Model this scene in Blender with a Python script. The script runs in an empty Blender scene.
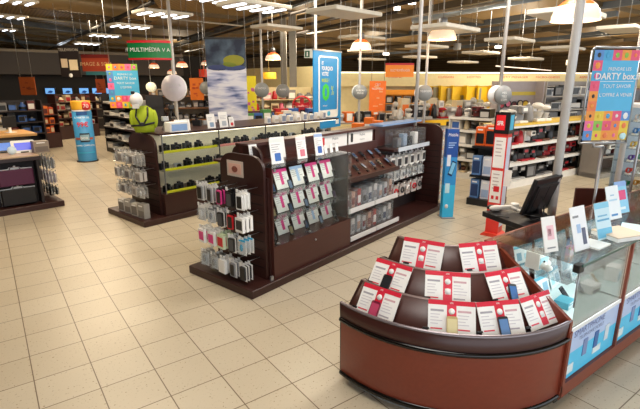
import bpy, math, random
from mathutils import Matrix, Vector
R = random.Random(7)
PI = math.pi
SC = bpy.context.scene
COL = SC.collection
CH = 2.15; CF = 455.0; PIT = math.radians(15.07); YAW = math.radians(-36)
# ---------------------------------------------------------------- camera, world, exposure
cd = bpy.data.cameras.new('camera'); cd.sensor_width = 36; cd.lens = CF/640*36; cd.clip_start = .05; cd.clip_end = 200
cam = bpy.data.objects.new('camera', cd); COL.objects.link(cam)
cam.location = (0, 0, CH); cam.rotation_euler = (PI/2-PIT, 0, YAW); SC.camera = cam
wd = bpy.data.worlds.new('daylight'); SC.world = wd; wd.use_nodes = True
bgn = wd.node_tree.nodes['Background']; bgn.inputs[0].default_value = (.86, .93, 1, 1); bgn.inputs[1].default_value = 2.5
SC.view_settings.view_transform = 'Standard'; SC.view_settings.look = 'None'; SC.view_settings.gamma = 1
SC.view_settings.use_curve_mapping = False; SC.view_settings.exposure = -0.17
WARM = (1, .86, .66); COOL = (.8, .9, 1)

# ---------------------------------------------------------------- pixel to place helpers
def ray(px, py):
    x = (px-320)/CF; y = -(py-204.5)/CF
    f = math.cos(PIT)+y*math.sin(PIT); u = -math.sin(PIT)+y*math.cos(PIT)
    return Vector((x*math.cos(YAW)-f*math.sin(YAW), x*math.sin(YAW)+f*math.cos(YAW), u)), f
def at(px, py, z=0):
    r, f = ray(px, py); t = (z-CH)/r.z; return Vector((r.x*t, r.y*t, z))
def away(px, py, fwd):
    r, f = ray(px, py); t = fwd/f; return Vector((r.x*t, r.y*t, CH+r.z*t))
class Frame:
    def __init__(s, x, y, deg): s.x = x; s.y = y; s.a = math.radians(deg); s.c = math.cos(s.a); s.s = math.sin(s.a)
    def w(s, u, v, z=0): return Vector((s.x+u*s.c-v*s.s, s.y+u*s.s+v*s.c, z))

# ---------------------------------------------------------------- materials
MATS = {}
def lin(c):
    c = c/255; return c/12.92 if c <= .04045 else ((c+.055)/1.055)**2.4
def hexc(h): return tuple(lin(int(h[i:i+2], 16)) for i in (0, 2, 4))
def new_mat(n):
    m = bpy.data.materials.new(n); m.use_nodes = True; MATS[n] = m; return m, m.node_tree.nodes, m.node_tree.links
def M(h, rough=.5, metal=0, emit=0, var=0.08):
    """a plain surface of sRGB colour h with a little procedural unevenness"""
    k = 'm_%s_%g_%g_%g' % (h, rough, metal, emit)
    if k in MATS: return k
    m, N, L = new_mat(k); b = N['Principled BSDF']; c = hexc(h)
    b.inputs['Roughness'].default_value = rough; b.inputs['Metallic'].default_value = metal
    no = N.new('ShaderNodeTexNoise'); no.inputs['Scale'].default_value = 9
    tc = N.new('ShaderNodeTexCoord'); L.new(tc.outputs['Object'], no.inputs['Vector'])
    mx = N.new('ShaderNodeMix'); mx.data_type = 'RGBA'
    mx.inputs['A'].default_value = tuple(x*(1-var) for x in c)+(1,); mx.inputs['B'].default_value = tuple(min(1, x*(1+var)) for x in c)+(1,)
    L.new(no.outputs['Fac'], mx.inputs['Factor']); L.new(mx.outputs['Result'], b.inputs['Base Color'])
    if emit:
        b.inputs['Emission Color'].default_value = c+(1,); b.inputs['Emission Strength'].default_value = emit
    return k
def glass(n, tint=(.93, .98, .97), gloss=.9, haze=0.0):
    if n in MATS: return n
    m, N, L = new_mat(n); N.remove(N['Principled BSDF']); out = N['Material Output']
    t = N.new('ShaderNodeBsdfTransparent'); t.inputs[0].default_value = tint+(1,)
    g = N.new('ShaderNodeBsdfGlossy'); g.inputs['Roughness'].default_value = .03
    fr = N.new('ShaderNodeLayerWeight'); fr.inputs['Blend'].default_value = .12
    mp = N.new('ShaderNodeMath'); mp.operation = 'MULTIPLY'; mp.inputs[1].default_value = gloss
    mx = N.new('ShaderNodeMixShader'); L.new(fr.outputs['Fresnel'], mp.inputs[0]); L.new(mp.outputs[0], mx.inputs[0])
    src = t
    if haze:
        d = N.new('ShaderNodeBsdfDiffuse'); d.inputs[0].default_value = (.8, .85, .87, 1)
        m2 = N.new('ShaderNodeMixShader'); m2.inputs[0].default_value = haze; L.new(t.outputs[0], m2.inputs[1]); L.new(d.outputs[0], m2.inputs[2]); src = m2
    L.new(src.outputs[0], mx.inputs[1]); L.new(g.outputs[0], mx.inputs[2]); L.new(mx.outputs[0], out.inputs[0])
    return n
GLASS = glass('clear_glass', (.97, .99, .98), .8); ACRYL = glass('acrylic', (.97, .98, .98), .6, .06); BLIS = glass('blister', (.95, .96, .97), .6, .12)
def wood(n, h1, h2, rough, scale=(1, 14, 14)):
    m, N, L = new_mat(n); b = N['Principled BSDF']; b.inputs['Roughness'].default_value = rough
    tc = N.new('ShaderNodeTexCoord'); mp = N.new('ShaderNodeMapping'); mp.inputs['Scale'].default_value = scale
    no = N.new('ShaderNodeTexNoise'); no.inputs['Scale'].default_value = 3; no.inputs['Detail'].default_value = 5
    mx = N.new('ShaderNodeMix'); mx.data_type = 'RGBA'; mx.inputs['A'].default_value = hexc(h1)+(1,); mx.inputs['B'].default_value = hexc(h2)+(1,)
    L.new(tc.outputs['Object'], mp.inputs[0]); L.new(mp.outputs[0], no.inputs['Vector']); L.new(no.outputs['Fac'], mx.inputs['Factor'])
    L.new(mx.outputs['Result'], b.inputs['Base Color']); return n
MAHOG = wood('mahogany_laminate', '7a3424', '8a3f2c', .3)
DARKW = wood('wenge_laminate', '2e1512', '3b1d18', .38)
DARKR = wood('dark_red_laminate', '3f1e19', '4d2620', .35)
OAK = wood('pale_oak', 'b98c58', 'd0a46c', .45)
def floor_mat():
    m, N, L = new_mat('floor_tiles'); b = N['Principled BSDF']
    tc = N.new('ShaderNodeTexCoord'); mp = N.new('ShaderNodeMapping'); mp.inputs['Location'].default_value = (0.0, -.16+.385*20, 0)
    L.new(tc.outputs['Object'], mp.inputs[0])
    br = N.new('ShaderNodeTexBrick'); br.offset = 0; br.inputs['Scale'].default_value = 1
    br.inputs['Brick Width'].default_value = .385; br.inputs['Row Height'].default_value = .385; br.inputs['Mortar Size'].default_value = .0048
    br.inputs['Mortar Smooth'].default_value = .4; br.inputs['Bias'].default_value = 0
    br.inputs['Color1'].default_value = hexc('ccc1ab')+(1,); br.inputs['Color2'].default_value = hexc('c4b8a1')+(1,); br.inputs['Mortar'].default_value = hexc('6f5d48')+(1,)
    L.new(mp.outputs[0], br.inputs['Vector'])
    no = N.new('ShaderNodeTexNoise'); no.inputs['Scale'].default_value = 55; no.inputs['Detail'].default_value = 3; L.new(tc.outputs['Object'], no.inputs['Vector'])
    rp = N.new('ShaderNodeValToRGB'); rp.color_ramp.elements[0].position = .30; rp.color_ramp.elements[0].color = (.5, .42, .33, 1)
    rp.color_ramp.elements[1].position = .37; rp.color_ramp.elements[1].color = (1, 1, 1, 1); L.new(no.outputs['Fac'], rp.inputs[0])
    n2 = N.new('ShaderNodeTexNoise'); n2.inputs['Scale'].default_value = 1.3; L.new(tc.outputs['Object'], n2.inputs['Vector'])
    r2 = N.new('ShaderNodeValToRGB'); r2.color_ramp.elements[0].color = (.9, .88, .85, 1); r2.color_ramp.elements[1].color = (1, 1, 1, 1); L.new(n2.outputs['Fac'], r2.inputs[0])
    a = N.new('ShaderNodeMix'); a.data_type = 'RGBA'; a.blend_type = 'MULTIPLY'; a.inputs['Factor'].default_value = 1
    c = N.new('ShaderNodeMix'); c.data_type = 'RGBA'; c.blend_type = 'MULTIPLY'; c.inputs['Factor'].default_value = 1
    L.new(br.outputs['Color'], a.inputs['A']); L.new(rp.outputs[0], a.inputs['B']); L.new(a.outputs['Result'], c.inputs['A']); L.new(r2.outputs[0], c.inputs['B'])
    L.new(c.outputs['Result'], b.inputs['Base Color']); b.inputs['Roughness'].default_value = .34
    return 'floor_tiles'
def deck_mat(n, h1, h2, sc=7, axis=0):
    """corrugated sheet"""
    m, N, L = new_mat(n); b = N['Principled BSDF']; b.inputs['Roughness'].default_value = .6
    tc = N.new('ShaderNodeTexCoord'); w = N.new('ShaderNodeTexWave'); w.bands_direction = 'XYZ'[axis]; w.inputs['Scale'].default_value = sc/6.28*2
    w.inputs['Distortion'].default_value = .2; L.new(tc.outputs['Object'], w.inputs['Vector'])
    mx = N.new('ShaderNodeMix'); mx.data_type = 'RGBA'; mx.inputs['A'].default_value = hexc(h1)+(1,); mx.inputs['B'].default_value = hexc(h2)+(1,)
    L.new(w.outputs['Fac'], mx.inputs['Factor']); L.new(mx.outputs['Result'], b.inputs['Base Color']); return n
def sea_mat():
    """snowy waves of the landscape print: streaks of white, lavender and blue"""
    m, N, L = new_mat('landscape_print'); b = N['Principled BSDF']; b.inputs['Roughness'].default_value = .5
    tc = N.new('ShaderNodeTexCoord'); mp = N.new('ShaderNodeMapping'); mp.inputs['Scale'].default_value = (.8, 1, 4.2)
    no = N.new('ShaderNodeTexNoise'); no.inputs['Scale'].default_value = 1.7; no.inputs['Detail'].default_value = 3; no.inputs['Distortion'].default_value = .3
    L.new(tc.outputs['Object'], mp.inputs[0]); L.new(mp.outputs[0], no.inputs['Vector'])
    r = N.new('ShaderNodeValToRGB'); e = r.color_ramp.elements; e[0].position = .33; e[0].color = hexc('4a5a8c')+(1,); e[1].position = .56; e[1].color = hexc('dadbe8')+(1,)
    k = e.new(.44); k.color = hexc('a9afd0')+(1,)
    L.new(no.outputs['Fac'], r.inputs[0]); L.new(r.outputs[0], b.inputs['Base Color']); return 'landscape_print'
def sky_mat():
    m, N, L = new_mat('stormy_print'); b = N['Principled BSDF']; b.inputs['Roughness'].default_value = .5
    tc = N.new('ShaderNodeTexCoord'); no = N.new('ShaderNodeTexNoise'); no.inputs['Scale'].default_value = 2; no.inputs['Detail'].default_value = 3
    L.new(tc.outputs['Object'], no.inputs['Vector'])
    r = N.new('ShaderNodeValToRGB'); e = r.color_ramp.elements; e[0].position = .4; e[0].color = hexc('16223a')+(1,); e[1].position = .7; e[1].color = hexc('5f7488')+(1,)
    L.new(no.outputs['Fac'], r.inputs[0]); L.new(r.outputs[0], b.inputs['Base Color']); return 'stormy_print'
def dome_mat(n, c, em):
    m, N, L = new_mat(n); b = N['Principled BSDF']; b.inputs['Base Color'].default_value = hexc(c)+(1,)
    b.inputs['Roughness'].default_value = .3; b.inputs['Emission Color'].default_value = hexc(c)+(1,); b.inputs['Emission Strength'].default_value = em; return n
WHITE = M('f0efec', .45); PAPER = M('f4f2ee', .6); BLACK = M('141416', .4); DGREY = M('2b2b2e', .5); GREY = M('8c8d90', .5); STEEL = M('a9abae', .3, .8)
RED = M('d4202c', .45); PINK = M('e0408a', .5); CYAN = M('3fb2dd', .5); BLUE = M('1f5fae', .5); ORANGE = M('ee7a1c', .5); YELL = M('f2cf1c', .5); LIME = M('b9cc1a', .6)
SLAT = M('3a221c', .45)

# ---------------------------------------------------------------- mesh building
class MB:
    def __init__(s): s.v = []; s.f = []; s.m = []; s.T = Matrix.Identity(4); s.smooth = []
    def at(s, x=0, y=0, z=0, rz=0, rx=0, ry=0):
        s.T = Matrix.Translation((x, y, z)) @ Matrix.Rotation(rz, 4, 'Z') @ Matrix.Rotation(rx, 4, 'X') @ Matrix.Rotation(ry, 4, 'Y'); return s
    def add(s, vs, fs, m, sm=False):
        n = len(s.v); s.v += [tuple(s.T @ Vector(v)) for v in vs]; s.f += [tuple(i+n for i in f) for f in fs]; s.m += [m]*len(fs); s.smooth += [sm]*len(fs); return s
    def box(s, x0, y0, z0, x1, y1, z1, m):
        v = [(x, y, z) for z in (z0, z1) for y in (y0, y1) for x in (x0, x1)]
        return s.add(v, [(0, 2, 3, 1), (4, 5, 7, 6), (0, 1, 5, 4), (1, 3, 7, 5), (3, 2, 6, 7), (2, 0, 4, 6)], m)
    def bev(s, x0, y0, z0, x1, y1, z1, m, b=.01):
        """box with chamfered edges round z and a chamfered top"""
        def ring(d, z): return [(x0+b+d, y0+d, z), (x1-b-d, y0+d, z), (x1-d, y0+b+d, z), (x1-d, y1-b-d, z), (x1-b-d, y1-d, z), (x0+b+d, y1-d, z), (x0+d, y1-b-d, z), (x0+d, y0+b+d, z)]
        rs = [ring(b*.5, z0), ring(0, z0+b*.5), ring(0, z1-b*.5), ring(b*.5, z1)]
        v = sum(rs, []); f = [tuple(range(7, -1, -1)), tuple(range(24, 32))]
        for k in range(3):
            for i in range(8): j = (i+1) % 8; f.append((k*8+i, k*8+j, k*8+8+j, k*8+8+i))
        return s.add(v, f, m)
    def prism(s, pts, y0, y1, m):
        """outline pts (x,z) pushed from y0 to y1"""
        n = len(pts); v = [(x, y0, z) for x, z in pts]+[(x, y1, z) for x, z in pts]
        f = [tuple(range(n)), tuple(range(2*n-1, n-1, -1))]+[(i, i+n, (i+1) % n+n, (i+1) % n) for i in range(n)]
        return s.add(v, f, m)
    def lathe(s, prof, m, seg=20, a0=0, a1=2*PI, cx=0, cy=0, cz=0, sm=True):
        full = abs(a1-a0-2*PI) < 1e-6; n = seg if full else seg+1; v = []; f = []
        for i in range(n):
            a = a0+(a1-a0)*i/seg
            for r, z in prof: v.append((cx+r*math.cos(a), cy+r*math.sin(a), cz+z))
        p = len(prof)
        for i in range(seg):
            j = (i+1) % n
            for k in range(p-1): f.append((i*p+k, j*p+k, j*p+k+1, i*p+k+1))
        return s.add(v, f, m, sm)
    def tube(s, a, b, r, m, seg=8):
        a = Vector(a); b = Vector(b); d = (b-a).normalized(); q = d.to_track_quat('Z', 'Y').to_matrix(); v = []
        for p in (a, b):
            for i in range(seg): t = 2*PI*i/seg; v.append(tuple(p+q @ Vector((r*math.cos(t), r*math.sin(t), 0))))
        f = [(i, (i+1) % seg, (i+1) % seg+seg, i+seg) for i in range(seg)]+[tuple(range(seg-1, -1, -1)), tuple(range(seg, 2*seg))]
        return s.add(v, f, m, True)
    def path(s, pts, r, m, seg=6):
        for a, b in zip(pts, pts[1:]): s.tube(a, b, r, m, seg)
        return s
    def ball(s, x, y, z, rx, ry, rz, m, seg=12, rings=8):
        v = []; f = []
        for k in range(rings+1):
            t = PI*k/rings
            for i in range(seg): a = 2*PI*i/seg; v.append((x+rx*math.sin(t)*math.cos(a), y+ry*math.sin(t)*math.sin(a), z+rz*math.cos(t)))
        for k in range(rings):
            for i in range(seg): j = (i+1) % seg; f.append((k*seg+i, (k+1)*seg+i, (k+1)*seg+j, k*seg+j))
        return s.add(v, f, m, True)
    def text(s, txt, h, m, x=0, z=0, y=0, align='CENTER', bold=0, sx=1):
        """lettering of cap height h standing in the xz plane, read from -y"""
        key = (txt, bold)
        if key not in TXT:
            c = bpy.data.curves.new('lettering', 'FONT'); c.body = txt; c.size = 1; c.offset = bold; c.resolution_u = 2; c.align_x = 'LEFT'
            o = bpy.data.objects.new('lettering', c); COL.objects.link(o); dg = bpy.context.evaluated_depsgraph_get(); me = bpy.data.meshes.new_from_object(o.evaluated_get(dg))
            TXT[key] = ([tuple(q.co) for q in me.vertices], [tuple(p.vertices) for p in me.polygons])
            bpy.data.objects.remove(o); bpy.data.curves.remove(c); bpy.data.meshes.remove(me)
        vs, fs = TXT[key]
        if not vs: return s
        k = h/.7; w = max(p[0] for p in vs)*k*sx; ox = {'CENTER': -w/2, 'LEFT': 0, 'RIGHT': -w}[align]
        return s.add([(x+ox+p[0]*k*sx, y, z+p[1]*k) for p in vs], fs, m)
    def mesh(s, name):
        me = bpy.data.meshes.new(name); me.from_pydata(s.v, [], s.f); ms = []
        for k in s.m:
            if k not in ms: ms.append(k)
        for k in ms: me.materials.append(MATS[k])
        me.polygons.foreach_set('material_index', [ms.index(k) for k in s.m]); me.polygons.foreach_set('use_smooth', s.smooth)
        me.update(); return me
TXT = {}
def tag(o, label=None, cat=None, group=None, kind=None):
    if label: o['label'] = label
    if cat: o['category'] = cat
    if group: o['group'] = group
    if kind: o['kind'] = kind
    return o
def place(o, loc, rz=0):
    o.location = loc; o.rotation_euler = (0, 0, rz); return o
def obj(name, mb, parent=None, label=None, cat=None, group=None, kind=None, loc=(0, 0, 0), rz=0):
    me = mb.mesh(name) if isinstance(mb, MB) else mb
    o = bpy.data.objects.new(name, me); COL.objects.link(o); o.parent = parent; place(o, loc, rz); return tag(o, label, cat, group, kind)
def thing(name, label, cat, loc=(0, 0, 0), rz=0, group=None):
    o = bpy.data.objects.new(name, None); COL.objects.link(o); o.empty_display_size = .05; place(o, loc, rz); return tag(o, label, cat, group)
CACHE = {}
def cached(key, fn):
    if key not in CACHE: CACHE[key] = fn()
    return CACHE[key]
ORD = ['first', 'second', 'third', 'fourth', 'fifth', 'sixth', 'seventh', 'eighth', 'ninth', 'tenth', 'eleventh', 'twelfth', 'thirteenth', 'fourteenth', 'fifteenth', 'sixteenth', 'seventeenth', 'eighteenth', 'nineteenth', 'twentieth']
CN = {}   # colour words
def cname(m):
    return CN.get(m, 'grey')
for k, n in ((WHITE, 'white'), (PAPER, 'white'), (BLACK, 'black'), (DGREY, 'dark grey'), (GREY, 'grey'), (STEEL, 'silver'), (RED, 'red'), (PINK, 'pink'), (CYAN, 'light blue'), (BLUE, 'blue'), (ORANGE, 'orange'), (YELL, 'yellow'), (LIME, 'lime green')): CN[k] = n
# ================================================================ the building
FLOORM = floor_mat()
DECK = deck_mat('roof_deck', '80694a', 'a58a5c', 7, 0)
CLAD = deck_mat('wall_cladding', '5a4930', '69563a', 3, 2)
CREAM = M('dccf9f', .6); DARKWALL = M('1b1716', .7); GREYM = M('6d7886', .45, .3)
obj('floor', MB().box(-8, -6, -.1, 52, 48, 0, FLOORM), kind='structure')
obj('ceiling', MB().box(-8, -6, 5.0, 52, 48, 5.15, DECK), kind='structure')
obj('wall_back', MB().box(-8, 27.0, 0, 14, 27.2, 3.6, DARKWALL), kind='structure')
W1 = away(322, 84, 23); W2 = away(668, 84, 26)
def wall_between(name, a, b, z0, z1, m, th=.2):
    d = Vector((b.x-a.x, b.y-a.y, 0)); return obj(name, MB().box(0, 0, 0, d.length, th, z1-z0, m), kind='structure', loc=(a.x, a.y, z0), rz=math.atan2(d.y, d.x))
wall_between('wall_right', Vector((W1.x, W1.y, 0)), Vector((W2.x, W2.y, 0)), 0, 2.58, CREAM)
wall_between('wall_middle', Vector((12.6, 27, 0)), Vector((W1.x, W1.y, 0)), 0, 2.9, CREAM)
obj('wall_left', MB().box(-8.2, -6, 0, -8, 48, 5, DARKWALL), kind='structure')
wall_between('wall_far_right', Vector((W2.x, W2.y, 0)), Vector((W2.x+1, -6, 0)), 0, 2.58, CREAM)
obj('wall_outer_back', MB().box(-8, 48, 0, 52, 48.2, 5, CLAD), kind='structure'); obj('wall_outer_right', MB().box(52, -6, 0, 52.2, 48, 5, CLAD), kind='structure')
# cream valance with its red lettering above the wall shelving
dW = Vector((W2.x-W1.x, W2.y-W1.y, 0)); aW = math.atan2(dW.y, dW.x); LW = dW.length
def onwall(px, py, off=.3):
    """point in front of the far wall under a pixel, (distance along, z)"""
    r, f = ray(px, py); n = Vector((-dW.y, dW.x, 0)).normalized(); p0 = Vector((W1.x, W1.y, CH))-n*off
    t = (p0-Vector((0, 0, CH))).dot(n)/r.dot(n); p = Vector((0, 0, CH))+r*t
    return (p-p0).dot(dW.normalized()), p.z
v = thing('valance', 'cream fascia with red writing running above the wall shelves of kitchen goods', 'fascia', (W1.x, W1.y, 0), aW)
zt = 2.56
obj('fascia_panel', MB().box(.5, -.5, 1.95, LW, -.02, zt, CREAM).box(.5, -.06, 0, LW, -.02, 1.95, CREAM), v)
obj('strip_light', MB().box(.5, -.62, zt, LW, -.45, zt+.06, M('fff6e0', .4, 0, 1.4)), v, 'long glowing strip light')
mb = MB()
for i, (px, w) in enumerate([(395, 'CUISINE'), (446, 'CUISSON'), (474, 'HOTTES'), (515, 'PETIT MENAGER'), (548, 'MICRO-ONDES'), (590, 'ASPIRATEURS')]):
    mb.text(w, .10, RED, onwall(px, 80, .55)[0], 2.34, -.51, sx=1.4)
obj('lettering', mb, v)
# rear left canopy over the television wall
v = thing('canopy', 'dark shelf canopy running above the wall of televisions', 'canopy', (-8, 26.2, 0), 0)
obj('canopy_board', MB().box(0, 0, 2.5, 17.5, .8, 3.5, M('453c36', .6)), v)
obj('canopy_edge', MB().box(0, -.1, 3.5, 17.5, .8, 3.62, M('8a7d68', .5)), v)
# steel columns
for i, (px, f, w) in enumerate([(284.5, 21, .26), (293.5, 20.5, .3)]):
    p = away(px, 100, f)
    obj('trim_%d' % (i+1), MB().box(-w/2, -.15, 0, w/2, .15, 5, M('8b8880', .5)), kind='structure', loc=(p.x, p.y, 0), rz=YAW)
# roof beams
def overhead(a, b, z, ext=.0):
    p, q = at(a[0], a[1], z), at(b[0], b[1], z); d = q-p; return p-d*ext, q+d*ext
BEAMS = [((20, 25), (100, 36), .12, .22, 4.75), ((0, 41), (65, 48), .1, .2, 4.75), ((0, 30), (60, 38), .1, .16, 4.8), ((472, 34), (570, 22), .12, .22, 4.7), ((540, 41), (640, 30), .1, .18, 4.6), ((375, 50), (470, 44), .1, .2, 4.6), ((320, 16), (400, 3), .1, .16, 4.7), ((470, 62), (560, 50), .08, .18, 4.6), ((350, 66), (440, 60), .08, .16, 4.6), ((60, 12), (130, 20), .1, .16, 4.8), ((200, 66), (290, 52), .08, .16, 4.6)]
for i, (a, b, w, h, z) in enumerate(BEAMS):
    p, q = overhead(a, b, z, .35); d = q-p
    obj('trim_%d' % (i+3), MB().box(0, -w/2, 0, d.length, w/2, h, GREYM if i in (0, 1, 3, 4) else M('54493a', .5)), kind='structure', loc=p, rz=math.atan2(d.y, d.x))
for i in range(9):   # purlins across the whole roof
    x = -4+i*5.2; obj('trim_%d' % (i+20), MB().box(-.06, -6, 0, .06, 52, .24, GREYM if i % 2 else M('5d5344', .5)), kind='structure', loc=(x-4, 0, 4.76), rz=math.radians(-8))
for i in range(8): obj('trim_%d' % (i+30), MB().box(-8, -.05, 0, 51.5, .05, .16, M('6b5c42', .5)), kind='structure', loc=(0, 3+i*5.6, 4.84), rz=0)
# ducts, conduits and light tracks, hung from the roof
def hung_line(name, label, cat, a, b, z, r, m, ext=.3, ribs=False, group=None):
    p, q = overhead(a, b, z, ext); d = q-p; L = d.length
    t = thing(name, label, cat, p, math.atan2(d.y, d.x), group)
    mb = MB()
    if ribs:
        n = int(L/.12); prof = []
        for k in range(n+1): prof += [(r, k*.12), (r*1.05, k*.12+.03)]
        mb.at(0, 0, 0, 0, 0, PI/2).lathe(prof, m, 16)
    else: mb.tube((0, 0, 0), (L, 0, 0), r, m, 10)
    obj('pipe', mb, t)
    n = max(2, int(L/4))
    for k in range(n+1): x = .2+(L-.4)*k/n; obj('hanger_rod', MB().tube((x, 0, r*.8), (x, 0, 4.985-z), .008, STEEL, 5), t)
hung_line('ventilation_duct', 'thick ribbed brown ventilation duct under the roof above the multimedia department', 'duct', (30, -4), (130, 9), 4.55, .3, M('8d7550', .4, .4), .3, True)
hung_line('ventilation_duct', 'bright steel duct under the roof behind the large orange dome lamp', 'duct', (440, 15), (507, 2), 4.45, .13, M('9db0c8', .3, .5), .5)
hung_line('pipe_run', 'thin grey pipe under the roof crossing behind the two middle dome lamps', 'pipe', (320, 32), (460, 9), 4.3, .035, M('a39c90', .4, .4))
hung_line('pipe_run', 'pale conduit under the roof above the dark photo sign', 'pipe', (16, 16), (95, 25), 4.62, .045, M('9a958a', .5), .4)
hung_line('pipe_run', 'pale conduit under the roof next to the tube light above the green sign', 'pipe', (184, 20), (224, 24), 4.12, .03, M('9a958a', .5), .5)
hung_line('cable_tray', 'black cable run rising under the roof above the dark photo sign', 'cable tray', (100, 26), (54, 47), 4.12, .06, BLACK, .5)
for i, (a, b, w) in enumerate([((185, 38), (313, -3), 'topmost'), ((185, 44), (350, -2), 'second from the top'), ((158, 58), (350, 15), 'third from the top'), ((200, 55), (350, 22), 'lowest')]):
    hung_line('light_track', 'black light track under the roof behind the banners, %s of the four' % w, 'light track', a, b, 4.3, .05, M('241e1a', .5), .12, group='black light tracks')
hung_line('pipe_run', 'pale beige pipe run high over the dark televisions', 'pipe', (0, 53), (63, 57), 4.3, .07, M('a59a82', .5), .25)
hung_line('strip_lamp', 'short lit strip lamp hanging before the cream fascia beside the grey panel wall', 'lamp', (496, 66), (551, 70.5), 3.3, .04, M('ffe9d0', .4, 0, 1.6), 0)
# ---------------------------------------------------------------- hanging panels and lights
def hang_box(name, label, cat, px, py, wpx, size=1.25, lit=False, group=None, rz=None, power=0):
    f = CF*size/wpx
    if f > 22: f = 22; size = wpx*f/CF
    p = away(px, py, f); rz = math.radians(10) if rz is None else rz
    if p.z > 4.7: p = at(px, py, 4.7) if py < 60 else p
    t = thing(name, label, cat, p, rz, group)
    L, W = size*.5, size*.29
    mb = MB().bev(-L, -W, 0, L, W, .07, M('d8d2c4', .6), .02); obj('casing', mb, t)
    if lit:
        for k in range(4):
            x = -L*.75+k*L*.5
            obj('tube', MB().box(x-.04, -W*.85, -.02, x+.04, W*.85, 0, M('f0f6ff', .4, 0, 5)), t, 'glowing white tube')
    for sx in (-.8, .8): obj('suspension_wire', MB().tube((sx*L, 0, .07), (sx*L, 0, 4.985-p.z), .006, STEEL, 5), t)
    return t
UNL = [(345, 15, 66, 'behind the dome lamp over the phone gondola, largest of its row'), (362, 39, 42, 'just behind the shade of the dome lamp nearest the blue banner'), (366, 52, 33, 'below the shade of the dome lamp beside the blue banner'),
       (372, 60, 26, 'above the orange sign, smallest of its row'), (446, 31, 65, 'directly behind the middle dome lamp'), (427, 48, 41, 'above the yellow extractor hoods, touching the twin poles'), (420, 58, 32, 'over the orange department sign'),
       (510, 42, 50, 'crossing behind the pole of the phone totem'), (481, 54, 37, 'over the extractor hoods, beside the totem pole'), (463, 63, 30, 'lowest over the yellow hoods'), (526, 60, 36, 'over the grey panel wall'),
       (567, 17, 80, 'behind the big dome lamp by the thick pole'), (622, 31, 55, 'directly above the framed poster'), (563, 50, 46, 'between the thick pole and the framed poster'), (277, 29, 44, 'between the landscape and blue banners, catching an orange glow')]
for px, py, w, l in UNL: hang_box('acoustic_panel', 'white hanging ceiling panel '+l, 'ceiling panel', px, py, w, group='white hanging ceiling panels')
LIT = [(163, 15, 48, 'above the green multimedia sign'), (130, 27, 36, 'between two others in front of the green sign'), (104, 36, 27, 'beyond the green sign'), (87, 44, 22, 'just over the dark photo sign'), (255, 8, 62, 'above the gap between the two large banners'), (216, 0, 56, 'over the landscape banner'),
       (10, 2, 42, 'topmost of the column at the dark end'), (5, 17, 34, 'second down the column at the dark end'), (1, 30, 25, 'third down the column at the dark end')]
for px, py, w, l in LIT: hang_box('fluorescent_fixture', 'white ceiling light with four glowing tubes '+l, 'ceiling light', px, py, w, lit=True, group='tube ceiling lights')
# added area lights over the aisles for brightness, no fixtures modelled
def fill_area(x, y, sx, sy, power, col, z=4.35):
    l = bpy.data.lights.new('fill_area', 'AREA'); l.shape = 'RECTANGLE'; l.size = sx; l.size_y = sy; l.energy = power; l.color = col
    o = bpy.data.objects.new('fill_area', l); COL.objects.link(o); o.location = (x, y, z)
for x, y, p, c in [(1.5, 1.5, 135, (1, .96, .9)), (5, 3, 165, (1, .96, .9)), (1, 7, 170, (1, .84, .62)), (6, 8, 190, (1, .88, .7)), (2, 13, 280, (1, .8, .55)), (9, 13, 210, (1, .84, .62)), (14, 9, 260, (1, .84, .62)), (12, 18, 190, (1, .84, .62)), (20, 12, 260, (1, .84, .62)), (10, 3, 200, (1, .9, .75)), (22, 5, 200, (1, .86, .66)), (3, 20, 260, (1, .8, .55)), (22, 24, 420, (1, .82, .58)), (32, 14, 420, (1, .82, .58)), (12, 34, 300, (1, .84, .62)), (30, 32, 420, (1, .82, .58)), (42, 22, 420, (1, .82, .58)), (4, 30, 120, (.85, .92, 1))]:
    fill_area(x, y, 2.4, 1.2, p*.8, c)
    if x > 3 or y > 5:
        l = bpy.data.lights.new('fill_point', 'POINT'); l.energy = p*(.62 if x > 8 else .25); l.color = c; l.shadow_soft_size = .35  # added point light lifting the roof and hall, no lamp hangs there
        o = bpy.data.objects.new('fill_point', l); COL.objects.link(o); o.location = (x, y, 3.75)
# dome lamps: orange cap, ribbed clear skirt
OD = dome_mat('dome_orange', 'f0642a', .35); WD = dome_mat('dome_clear', 'ffe4c4', .6)
def dome_lamp(label, px, py, wpx, D=.5, power=10, zt=4.985):
    f = CF*D/wpx; p = away(px, py, f); t = thing('dome_lamp', label, 'lamp', p, 0, 'orange dome lamps'); r = D/2
    pr = [(r*math.cos(a), r*.98*math.sin(a)) for a in [i*PI/2/14 for i in range(15)]]
    cut = 6
    skirt = []
    for k in range(cut+1): skirt.append((pr[k][0]*(1.02 if k % 2 == 0 else .985), pr[k][1]))
    obj('skirt', MB().lathe(skirt, WD, 28), t, 'ribbed clear glowing skirt')
    obj('cap', MB().lathe(pr[cut:13], OD, 28), t, 'translucent orange cap')
    obj('neck', MB().lathe([(.0, r*1.5), (.075, r*1.5), (.08, r*.9), (.0, r*.9)], M('77797c', .4, .5), 14), t)
    obj('bulb', MB().ball(0, 0, r*.35, .06, .06, .1, M('fff3dd', .3, 0, 5)), t)
    obj('rod', MB().tube((0, 0, r*1.5), (0, 0, zt-p.z), .012, STEEL, 6), t)
    l = bpy.data.lights.new('bulb_light', 'POINT'); l.energy = power; l.color = (1, .72, .42); l.shadow_soft_size = .1
    o = bpy.data.objects.new('bulb_light', l); COL.objects.link(o); o.parent = t; o.location = (0, 0, -.05)
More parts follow.
